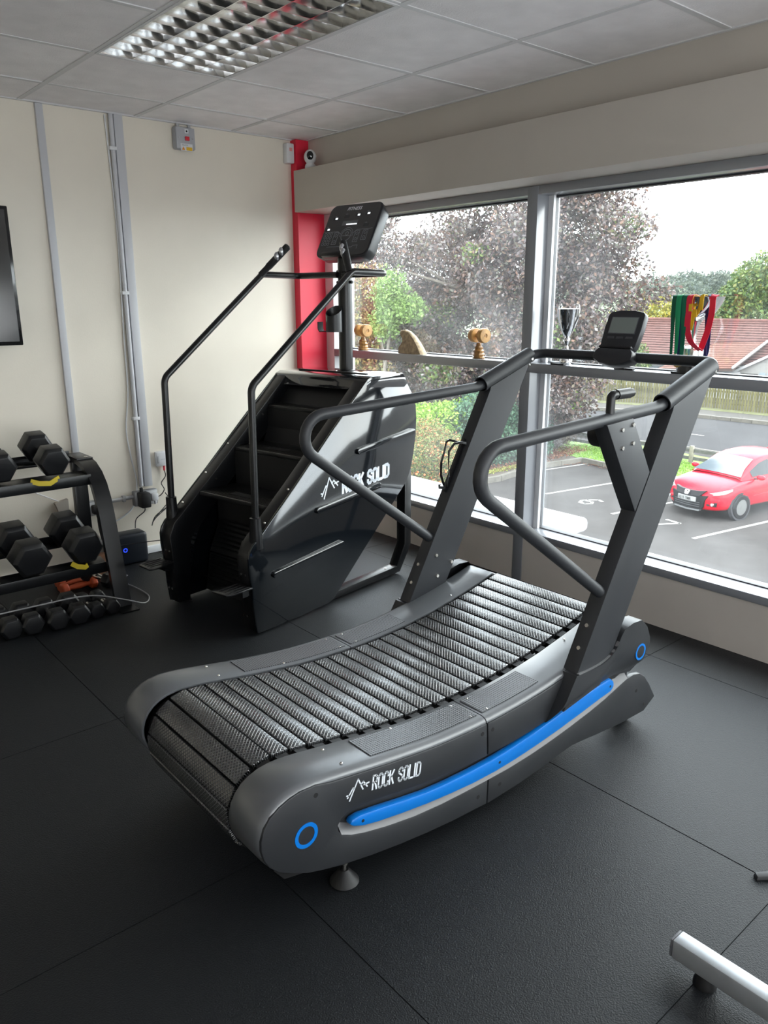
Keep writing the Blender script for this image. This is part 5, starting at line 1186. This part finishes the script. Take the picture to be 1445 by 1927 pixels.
# fallen leaves, grass
tag(leaves('fallen_leaves', [((22.2, 15.4, G+.01), (1.4, .35, .02)), ((21.6, 13.8, G+.01), (.25, 1.4, .02)), ((19.8, 16.2, G+.13), (3.4, .5, .02)), ((22.6, 16.6, G+.12), (1.2, .6, .02))], 2600, .075, leaf_mat('fallen_leaf', [(0.125, 0.040, 0.020), (0.165, 0.065, 0.030), (0.090, 0.035, 0.020), (0.200, 0.110, 0.050)]), None, 12, inner=.05, org=(22, 15, G)), 'scattered red-brown fallen leaves along the kerb', 'leaves', kind='stuff')
tag(leaves('grass', [((23.2, 14.4, G+.10), (1.4, 2.6, .035)), ((23.0, 10, G+.10), (1.3, 3.5, .035)), ((23.8, 16.2, G+.10), (.8, 1.0, .03))], 16000, .075, leaf_mat('grass_blade', [(0.091, 0.189, 0.014), (0.140, 0.266, 0.028), (0.196, 0.322, 0.042)]), None, 13, inner=.05, org=(23, 12, G), aspect=.3), 'bright mown grass of the strip between car park and road', 'grass', kind='stuff')
tag(leaves('moss', [((17.0, 15.95, G+.12), (3.4, .22, .03))], 3500, .06, leaf_mat('moss_leaf', [(.17, .19, .03), (.25, .27, .05)]), None, 14, inner=.05, org=(17, 16, G)), 'yellow-green moss and weeds on the bed just behind the kerb', 'grass', kind='stuff')
# picket fence beyond the road
PK = mat('mossy_picket', (.105, .098, .048), .9, spec=.1, var=.35, vscale=2.2, rand=.22)
pf = thing('picket_fence', 'tall weathered wooden picket fence with rounded tops beyond the road', 'fence', (36.6, 18, G))
pr = [(.008, 0), (.107, 0), (.107, 1.08), (.095, 1.13), (.0575, 1.165), (.02, 1.13), (.008, 1.08)]
pm = MB().prism([(p[0]-.0575, p[1]) for p in pr], 'x', -.011, .011).mesh('picket', (0, 0, 0), PK, smooth=0)
line = [(32.9, 31.0), (35.4, 24.0), (36.9, 19.0), (37.15, 14.0), (37.0, 6.0)]
base = G+.12
for (x0, y0), (x1, y1) in zip(line, line[1:]):
    L = math.hypot(x1-x0, y1-y0); n = int(L/.132); ang = math.atan2(y1-y0, x1-x0)-math.pi/2
    for k in range(n):
        q = (k+.5)/n; place(pm, 'picket', pf, (x0+(x1-x0)*q, y0+(y1-y0)*q, base+random.uniform(-.01, .03)), rot=(random.uniform(-.012, .012), 0, ang))
    for z in (.3, .85):
        MB().obox(((x0+x1)/2+.05, (y0+y1)/2, base+z), (.05, L, .09), Matrix.Rotation(ang, 3, 'Z')).build('rail', POST, pf, smooth=0)
# ---------------- bungalow behind the fence
hs = thing('bungalow', 'white bungalow with a red-brown tiled roof behind the picket fence', 'house', (46, 24, G))
RW = mat('white_render', (.28, .28, .29), .8, var=.05, vscale=2); RG = mat('grey_roughcast', (.17, .165, .16), .9, var=.12, vscale=12)
BRK = mat('red_brick_wall', (.20, .07, .05), .85, var=.25, vscale=9)
TILE = mat('red_brown_roof_tile', (.072, .033, .029), .85, spec=.12, var=.2, vscale=3, rand=.15)
xe, ze, xr, zr = 43.5, -2.05, 48.2, .15       # eave and ridge of the slope facing us
HY0, HY1 = 14.0, 29.6
MB().box(xe+.5, 52.5, HY0+.3, HY1-.4, G-.4, ze+.05).build('wall', RW, hs, smooth=0)
MB().box(xe+.44, xe+.52, 23.2, 24.6, G, ze).build('brick_panel', BRK, hs, smooth=0)
MB().prism([(xe, ze), (xr, zr), (53, ze), (53, ze-.12), (xe+.1, ze-.12)], 'y', HY0+.2, HY1-.2).build('roof_base', mat('roof_underlay', (.07, .05, .045), .9), hs, smooth=0)
sl = V3((xr-xe, 0, zr-ze)); SLN = sl.length; sl /= SLN; sn = V3((-sl.z, 0, sl.x))
rows = 17; cols = 66; ystep = (HY1-HY0)/cols; rstep = SLN/rows
tm_ = MB(); tm_.add([V3((0, -ystep*.49, .0)), V3((0, ystep*.49, 0)), V3((0, ystep*.47, .062)), V3((0, -ystep*.47, .062)), V3((rstep*1.12, -ystep*.49, -.02)), V3((rstep*1.12, ystep*.49, -.02)), V3((rstep*1.12, ystep*.49, .006)), V3((rstep*1.12, -ystep*.49, .006))], [(0, 3, 2, 1), (4, 5, 6, 7), (3, 7, 6, 2), (0, 1, 5, 4), (0, 4, 7, 3), (1, 2, 6, 5)])
tv = np.array([tuple(v) for v in tm_.v]); big = MB(); seen = MB()
Rm = Matrix(((sl.x, 0, sn.x), (0, 1, 0), (sl.z, 0, sn.z)))
allt = []
for r in range(rows):
    for c_ in range(cols):
        o = V3((xe, HY0, ze))+sl*(r*rstep-.03)+V3((0, (c_+.5+(.5 if r % 2 else 0))*ystep, 0))+sn*(.02+random.uniform(0, .008))
        allt.append([o+Rm @ V3(v) for v in tm_.v])
m = MB()
for vv in allt: m.add(vv, tm_.f)
o = m.build('roof_tiles', TILE, hs, smooth=0, recalc=False); o['kind'] = 'stuff'
MB().tube([(xr, HY0+.1, zr+.04), (xr, HY1-.1, zr+.04)], .13, 8).build('ridge', TILE, hs)
# porch wing with its own small hipped roof, white verge and grey gable
py0, py1, pxe, pxr = 19.6, 23.6, 40.9, 44.0
MB().box(42.0, 44.2, 19.9, 23.4, G-.3, -2.3).build('porch_wall', RW, hs, smooth=0)
rv = [(41.2, 19.9, -2.1), (41.2, 24.2, -2.35), (45.6, 23.1, -1.0), (45.6, 20.2, -.85)]
def slab(name, q, th, mt_):
    a, b, c2, d = [V3(p) for p in q]; n_ = (b-a).cross(d-a).normalized()
    if n_.z < 0: n_ = -n_
    return MB().add([a, b, c2, d, a-n_*th, b-n_*th, c2-n_*th, d-n_*th], [(0, 1, 2, 3), (7, 6, 5, 4), (0, 4, 5, 1), (1, 5, 6, 2), (2, 6, 7, 3), (3, 7, 4, 0)]).build(name, mt_, hs, smooth=0)
slab('porch_roof', rv, .12, mat('roof_underlay', (.07, .05, .045), .9))
m = MB(); a, b, c2, d = [V3(p) for p in rv]; nn_ = (b-a).cross(d-a).normalized(); nn_ = nn_ if nn_.z > 0 else -nn_
R8, C16 = 14, 17
for r in range(R8):
    for k in range(C16):
        def bl_(u, v): return (a*(1-u)+b*u)*(1-v)+(d*(1-u)+c2*u)*v
        u0, u1, v0, v1 = (k+.03)/C16, (k+.97)/C16, r/R8, min(1, (r+1.1)/R8)
        lo = [bl_(u0, v0)+nn_*.045, bl_(u1, v0)+nn_*.045, bl_(u1, v1)+nn_*.012, bl_(u0, v1)+nn_*.012]
        m.add([lo[0]-nn_*.04, lo[1]-nn_*.04, lo[1], lo[0], lo[2], lo[3]], [(0, 1, 2, 3), (3, 2, 4, 5), (0, 3, 5), (1, 4, 2)])
o = m.build('porch_roof_tiles', mat('orange_brown_roof_tile', (.085, .038, .028), .85, spec=.12, var=.2, vscale=3, rand=.15), hs, smooth=0, recalc=False); o['kind'] = 'stuff'
MB().tube([(41.15, 19.85, -2.03), (45.6, 20.15, -.80)], .07, 6).build('verge', RW, hs)
MB().tube([(45.6, 20.15, -.80), (45.6, 23.1, -.95)], .09, 6).build('porch_ridge', TILE, hs)
# grey gable on the right with white barge board
MB().prism([(19.9, -2.2), (15.0, -2.2), (15.0, G), (19.9, G)], 'x', 42.3, 44).build('gable_wall', RG, hs, smooth=0)
MB().prism([(20.2, -2.36), (17.0, -.72), (13.8, -2.36)], 'x', 42.2, 44.6).build('gable', RG, hs, smooth=0)
for (y0, z0), (y1, z1) in (((20.35, -2.38), (17.0, -.62)), ((17.0, -.62), (13.6, -2.38))):
    MB().tube([(42.12, y0, z0), (42.12, y1, z1)], .09, 4).build('barge_board', RW, hs, smooth=0)
MB().box(42.22, 42.30, 18.1, 18.95, -2.75, -2.22).build('gable_window', RW, hs, smooth=0)
MB().box(42.19, 42.235, 18.17, 18.50, -2.70, -2.27).build('pane', mat('far_glass', (.16, .19, .21), .15), hs, smooth=0); MB().box(42.19, 42.235, 18.55, 18.88, -2.70, -2.27).build('pane', MATS['far_glass'], hs, smooth=0)
for y in (25.0, 27.0):
    w_ = MB().box(xe+.42, xe+.5, y, y+1.4, -3.35, -2.35).build('window_frame', RW, hs, smooth=0)
    for k in (0, 1): MB().box(xe+.39, xe+.43, y+.08+.66*k, y+.66+.66*k, -3.27, -2.43).build('pane', MATS['far_glass'], w_, smooth=0)
MB().tube([(xe-.06, HY0, ze-.1), (xe-.06, HY1, ze-.1)], .06, 6).build('gutter', RW, hs)
# rotary airer / white lattice seen over the roof
# ---------------- distant trees
t = thing('yellow_green_tree', 'yellow-green rounded tree behind the bungalow roof', 'tree', (60, 35.5, G))
leaves('leaves', [((60, 35.4, -.6), (2.6, 2.6, 2.2)), ((60, 38, -1.2), (2.4, 2.6, 1.8)), ((60, 33.2, .0), (2.0, 1.7, 1.5)), ((61, 31, -1.4), (2.2, 2.2, 1.6))], 16000, .30, L_YEL, t, 15, inner=.6); trunk(t, (60, 35.4, G), (60, 35.4, -.5), .25, 4, 1.6, 7)
t = thing('broad_oak', 'large green and yellow tree rising at the right edge of the window', 'tree', (58, 26, G))
leaves('leaves', [((58, 26.0, .6), (3.6, 3.4, 4.0)), ((57, 28.7, -.6), (2.4, 2.2, 2.2)), ((58, 22.5, 1.4), (3.6, 3.2, 4.4)), ((59, 18.5, .6), (4, 3.6, 4.2))], 50000, .30, L_OAK, t, 16, inner=.6, lump=.12); trunk(t, (58, 25, G), (58, 25, 1.5), .35, 6, 2.2, 8)
t = thing('small_garden_tree', 'small garden tree in front of the bungalow left end', 'tree', (41.5, 26.5, G))
leaves('leaves', [((41.4, 26.3, -2.1), (1.1, 1.3, 1.2))], 6000, .16, L_OAK, t, 17); trunk(t, (41.4, 26.3, G), (41.4, 26.3, -2.0), .1, 3, .7, 9)
hill = struct('hill', MB().prism([(60, -6), (75, -3.8), (110, -1), (150, 4.6), (190, 6.0), (190, -8), (60, -8)], 'y', 20, 170), mat('hill_grass', (.14, .21, .10), .9, var=.2, vscale=.1), smooth=0)
bl = []
rg = random.Random(3)
for i in range(95):
    x = rg.uniform(118, 168); y = 112-i*.98*.95+rg.uniform(-3, 3); topz = 5.2+1.2*math.sin(y*.11+1)+.8*math.sin(y*.31)
    zc = min(curve_z([(75, -3.8), (110, -1), (150, 4.6), (190, 6)], x)+1.5, topz-1.2)
    bl.append(((x, y*x/150*1.0, zc), (3.2, 3.0, rg.uniform(2.2, 3.0))))
t = tag(leaves('distant_woodland', bl, 80000, .62, L_HAZE, None, 18, inner=.65, org=(140, 80, G)), 'hazy wooded hillside far beyond the houses', 'woodland', kind='stuff')
# ---------------- plain white canopy just below the window
tag(MB().box(4.6, 6.2, 4.22, 7.5, -.66, -.52).build('white_oblong', RW, org=(5.2, 5.5, -.6), bevel=.05, seg=3), 'white flat canopy just outside below the window', 'oblong')  # flat white box for a pale shape below the window
MB().box(3.45, 4.8, 4.3, 7.4, -.66, -.54).build('oblong_link', RW, bpy.data.objects['white_oblong'], bevel=.02)
# ================================================================== RED HATCHBACK
CRD = mat('red_car_paint', (.36, .001, .012), .30, spec=.18, coat=.04, coat_rough=.04)
CBK = mat('car_black_plastic', (.008, .009, .010), .5, spec=.15); CGL = mat('car_glass', (.012, .016, .02), .08, spec=.22); LAMP = mat('headlamp_glass', (.22, .23, .24), .15, spec=.4)
TYR = mat('tyre', (.008, .008, .009), .7, spec=.1); ALY = mat('alloy', (.085, .085, .085), .5, metal=.0); ARCH = mat('arch_grey', (.03, .03, .034), .5, spec=.15)
hd_ = math.radians(-10)          # heading of the +a axis (nose points to -a)
cx0, cy0 = lot(1.44, -3.58)[:2]
car = thing('hatchback_car', 'bright red five-door hatchback parked nose towards the building in bay seven', 'car', (cx0, cy0, G), rz=hd_, local=(0, 0, 0))
# body: stations along x (nose 0 .. tail 4.3); y half-section
ST = [(0.00, .50, .30, .58, .60), (0.04, .70, .24, .66, .68), (0.16, .82, .22, .72, .765), (.40, .872, .21, .79, .855), (.75, .885, .21, .86, .935), (1.10, .888, .22, .90, .985), (1.45, .888, .22, .925, 1.03), (2.2, .885, .22, .955, 1.05), (3.0, .885, .22, .985, 1.07), (3.6, .875, .24, 1.02, 1.09), (4.0, .85, .28, 1.03, 1.08), (4.22, .78, .34, .98, 1.02), (4.30, .66, .42, .88, .92)]
vs = []; ny = 7
for x, hw, zb, zs, zt in ST:
    prof = [(0, zb), (hw*.86, zb), (hw*.97, zb+.12), (hw, (zb+zs)/2+.02), (hw*.965, zs-.03), (hw*.86, zs+(zt-zs)*.55), (hw*.45, zt-.008), (0, zt)]
    # nose bows backwards towards the sides
    for y, z in prof: vs.append((x+(.26*(abs(y)/.88)**2.4 if x < .5 else .0)*(1-x/.5 if x < .5 else 0), y, z))
    for y, z in prof[::-1][1:-1]: vs.append((x+(.26*(abs(y)/.88)**2.4 if x < .5 else .0)*(1-x/.5 if x < .5 else 0), -y, z))
nn = 14; fs = [(i*nn+k, i*nn+(k+1) % nn, (i+1)*nn+(k+1) % nn, (i+1)*nn+k) for i in range(len(ST)-1) for k in range(nn)]+[tuple(range(nn)), tuple((len(ST)-1)*nn+k for k in range(nn))]
body = MB().add(vs, fs).build('body', CRD, car, smooth=70)
sub = body.modifiers.new('sub', 'SUBSURF'); sub.levels = 2; sub.render_levels = 2
# greenhouse
GH = [(.98, .70, .96, .70, .985), (1.30, .76, .97, .62, 1.17), (1.75, .775, .98, .585, 1.375), (2.1, .78, .98, .575, 1.445), (2.6, .78, .99, .57, 1.465), (3.1, .77, 1.0, .56, 1.43), (3.55, .74, 1.02, .53, 1.34), (3.95, .68, 1.04, .52, 1.19), (4.16, .62, 1.03, .55, 1.05)]
def ghsec(x):
    for p, q in zip(GH, GH[1:]):
        if x <= q[0]: k = (x-p[0])/(q[0]-p[0]); return [p[i]+(q[i]-p[i])*k for i in range(5)]
vs = []
for x, wb, zb, wt, zt in GH:
    pr_ = [(wb+.035, zb-.03), (wb, zb+.02), ((wb+wt)/2+.01, (zb+zt)/2), (wt+.01, zt-.03), (wt-.09, zt), (0, zt+.018)]
    vs += [(x, y, z) for y, z in pr_]+[(x, -y, z) for y, z in pr_[::-1][1:]]
nn = 11; fs = [(i*nn+k, i*nn+k+1, (i+1)*nn+k+1, (i+1)*nn+k) for i in range(len(GH)-1) for k in range(nn-1)]
MB().add(vs, fs).build('roof_and_pillars', CRD, car, smooth=60, recalc=True)
# windscreen: patch between x=1.0 and 1.72 following the greenhouse top, slightly proud
def ghtop(x, f):
    _, wb, zb, wt, zt = ghsec(x); return (x-.012, f*(wt-.10), zt+.018*(1-f*f)+.010)
vs = [ghtop(1.02+.70*i/6, -1+2*j/8) for i in range(7) for j in range(9)]
vs = [(x, y*(1.18-.16*(x-1.02)/.7), z) for x, y, z in vs]
MB().add(vs, [(i*9+j, i*9+j+1, (i+1)*9+j+1, (i+1)*9+j) for i in range(6) for j in range(8)]).build('windscreen', mat('windscreen_glass', (.06, .075, .088), .10, spec=.35), car, smooth=80, recalc=False)
for s in (-1, 1):
    for xa, xb in ((1.36, 2.12), (2.20, 3.02), (3.08, 3.62)):
        lo_, hi_ = [], []
        for k in range(7):
            x = xa+(xb-xa)*k/6; _, wb, zb, wt, zt = ghsec(x); top = max(zb+.07, zt-.075)
            lo_.append((x, s*(wb+.008), zb+.035)); f = (top-zb)/(zt-.03-zb); hi_.append((x, s*(wb+(wt+.01-wb)*f+.012), top))
        vs = lo_+hi_; MB().add(vs, [(k, k+1, 8+k, 7+k) for k in range(6)]).build('side_window', CGL, car, smooth=60, recalc=False)
    # mirror
    MB().ball((1.42, s*.965, 1.015), (.075, .115, .065), 14, 10).build('mirror', CRD, car)
    MB().box(1.38, 1.44, s*.80-(.1 if s < 0 else 0), s*.80+(.1 if s > 0 else 0), .955, .975).build('mirror_arm', CBK, car)
    # headlamp: wedge wrapped round the corner
    P = [(.155, .44, .655), (.185, .60, .70), (.30, .76, .755), (.52, .868, .80), (.50, .875, .755), (.32, .825, .690), (.20, .66, .640), (.14, .50, .625)]
    vs = [(x-.030, s*(y+.012), z+.012) for x, y, z in P]+[(x+.06, s*(y-.04), z) for x, y, z in P]
    MB().add(vs, [(0, 1, 6, 7), (1, 2, 5, 6), (2, 3, 4, 5)]+[(k, 8+k, 8+(k+1) % 8, (k+1) % 8) for k in range(8)]).build('headlamp', LAMP, car, smooth=50)
    MB().add([(.065+.0, s*.30, .60), (.115, s*.60, .60), (.20, s*.74, .56), (.185, s*.74, .38), (.10, s*.58, .36), (.06, s*.40, .40)]+[(.15, s*.30, .60), (.2, s*.60, .60), (.3, s*.74, .56), (.3, s*.74, .38), (.2, s*.58, .36), (.16, s*.40, .40)], [(0, 1, 4, 5), (1, 2, 3, 4)]+[(k, 6+k, 6+(k+1) % 6, (k+1) % 6) for k in range(6)]).build('bumper_corner', CRD, car, bevel=.01)
    MB().add([(.075, s*.46, .475), (.155, s*.72, .475), (.150, s*.71, .375), (.07, s*.50, .375), (.17, s*.46, .475), (.25, s*.72, .475), (.25, s*.71, .375), (.17, s*.50, .375)], [(0, 1, 2, 3), (0, 4, 5, 1), (1, 5, 6, 2), (2, 6, 7, 3), (3, 7, 4, 0)]).build('fog_recess', CBK, car, smooth=0)
    fl_ = MB().cyl((.082, s*.635, .425), (.13, s*.635, .425), .045, n=18).build('fog_lamp', CHROME, car); MB().cyl((.076, s*.635, .425), (.083, s*.635, .425), .032, n=16).build('lamp_lens', LAMP, fl_)
    for xw in (.86, 3.46):
        MB().cyl((xw, s*.86, .318), (xw, s*.900, .318), .20, n=24).build('brake_disc', CBK, car)
        MB().cyl((xw, s*.80, .335), (xw, s*.889, .345), .385, .375, n=32).build('wheel_arch', ARCH, car)
        MB().cyl((xw, s*.80, .325), (xw, s*.891, .330), .352, n=32).build('arch_liner', GAP, car)
        w = MB().lathe([(.20, -.10), (.29, -.105), (.316, -.085), (.318, 0), (.316, .085), (.29, .105), (.20, .10)], (xw, s*.822, .318), 32, 'y', False).build('tyre', TYR, car)
        a_ = MB(); yo_ = s*.918
        for k in range(10):
            t_ = 2*math.pi*k/10; a_.add([(xw+.03*math.cos(t_-.5), yo_, .318+.03*math.sin(t_-.5)), (xw+.03*math.cos(t_+.5), yo_, .318+.03*math.sin(t_+.5)), (xw+.205*math.cos(t_+.085), yo_-s*.005, .318+.205*math.sin(t_+.085)), (xw+.205*math.cos(t_-.085), yo_-s*.005, .318+.205*math.sin(t_-.085))]+[(xw+.03*math.cos(t_-.5), yo_-s*.03, .318+.03*math.sin(t_-.5)), (xw+.03*math.cos(t_+.5), yo_-s*.03, .318+.03*math.sin(t_+.5)), (xw+.205*math.cos(t_+.085), yo_-s*.035, .318+.205*math.sin(t_+.085)), (xw+.205*math.cos(t_-.085), yo_-s*.035, .318+.205*math.sin(t_-.085))], [(0, 1, 2, 3), (7, 6, 5, 4), (0, 4, 5, 1), (1, 5, 6, 2), (2, 6, 7, 3), (3, 7, 4, 0)])
        a_.lathe([(.198, -.01), (.213, -.01), (.213, .012), (.198, .012), (.198, -.01)], (xw, s*.908, .318), 28, 'y'); a_.cyl((xw, s*.86, .318), (xw, s*.922, .318), .035, n=14)
        a_.build('alloy_wheel', ALY, w, smooth=30)
# bumper: dark lower grille, upper grille, badge, plate
def front(name, pts, off, m, th=.03, bev=0.0):
    # pts (y,z) laid on the bowed nose
    def nx(y, z): return .26*(abs(y)/.88)**2.4-.012-off+max(0, (z-.60))*.55
    n = len(pts); vs = [(nx(y, z), y, z) for y, z in pts]+[(nx(y, z)+th+.05, y, z) for y, z in pts]
    return MB().add(vs, [tuple(range(n)), tuple(range(2*n-1, n-1, -1))]+[(i, (i+1) % n, n+(i+1) % n, n+i) for i in range(n)]).build(name, m, car, bevel=bev, smooth=40)
front('lower_bumper', [(-.52, .62), (-.30, .60), (0, .59), (.30, .60), (.52, .62), (.46, .50), (.44, .34), (.36, .24), (0, .225), (-.36, .24), (-.44, .34), (-.46, .50)], .030, CBK)
front('grille', [(-.44, .735), (-.25, .705), (0, .695), (.25, .705), (.44, .735), (.34, .60), (0, .575), (-.34, .60)], .040, mat('grille_black', (.006, .006, .008), .45, spec=.15, bump=.8, bscale=60))
gl_ = MB()
for z in (.44, .39, .34): front('grille_slat', [(-.36, z), (0, z-.005), (.36, z), (.36, z-.018), (0, z-.023), (-.36, z-.018)], .042, mat('slat_grey', (.03, .032, .035), .4))
front('chin_spoiler', [(-.38, .262), (0, .25), (.38, .262), (.36, .225), (0, .212), (-.36, .225)], .05, mat('spoiler_grey', (.09, .095, .10), .4))
pl = front('number_plate', [(-.26, .555), (-.13, .555), (0, .555), (.13, .555), (.26, .555), (.26, .445), (.13, .445), (0, .445), (-.13, .445), (-.26, .445)], .062, mat('plate_white', (.20, .205, .205), .4))
text('AE15 YMR', .098, mat('plate_black', (.01, .01, .01), .5), pl, (-.082, .235, .464), (0, -1, 0), (0, 0, 1), sx=.86, bold=.012)
# chrome badge: rounded frame with an H
bd = MB(); Z0 = .655; Xb = -.062
def bbar(pts, r=.0085): bd.tube([(Xb+(z-Z0)*.5, y, z) for y, z in pts], r, 8)
bbar([(-.055, Z0+.045), (.055, Z0+.045), (.062, Z0+.03), (.048, Z0-.045), (.038, Z0-.05), (-.038, Z0-.05), (-.048, Z0-.045), (-.062, Z0+.03), (-.055, Z0+.045)], .008)
bbar([(-.030, Z0+.042), (-.020, Z0-.046)], .010); bbar([(.030, Z0+.042), (.020, Z0-.046)], .010); bbar([(-.024, Z0-.002), (.024, Z0-.002)], .008)
bd.build('badge', CHROME, car)
MB().prism([(2.95, 1.445), (3.10, 1.445), (3.13, 1.53)], 'y', -.012, .012).build('roof_fin', CRD, car, bevel=.004)
for y0, y1 in ((-.55, .05), (.02, .60)):
    MB().tube([(1.02, y0, 1.0), (1.10, (y0+y1)/2, 1.045), (1.06, y1, 1.02)], .010, 6).build('wiper', CBK, car)
for z in (.62,):
    for s in (-1, 1):
        MB().tube([(1.3, s*.893, .56), (3.2, s*.893, .64)], .006, 6).build('body_crease', CRD, car)
for s in (-1, 1): MB().box(2.02, 2.18, s*.885-.012, s*.885+.012, .86, .885).build('door_handle', CRD, car, bevel=.004)
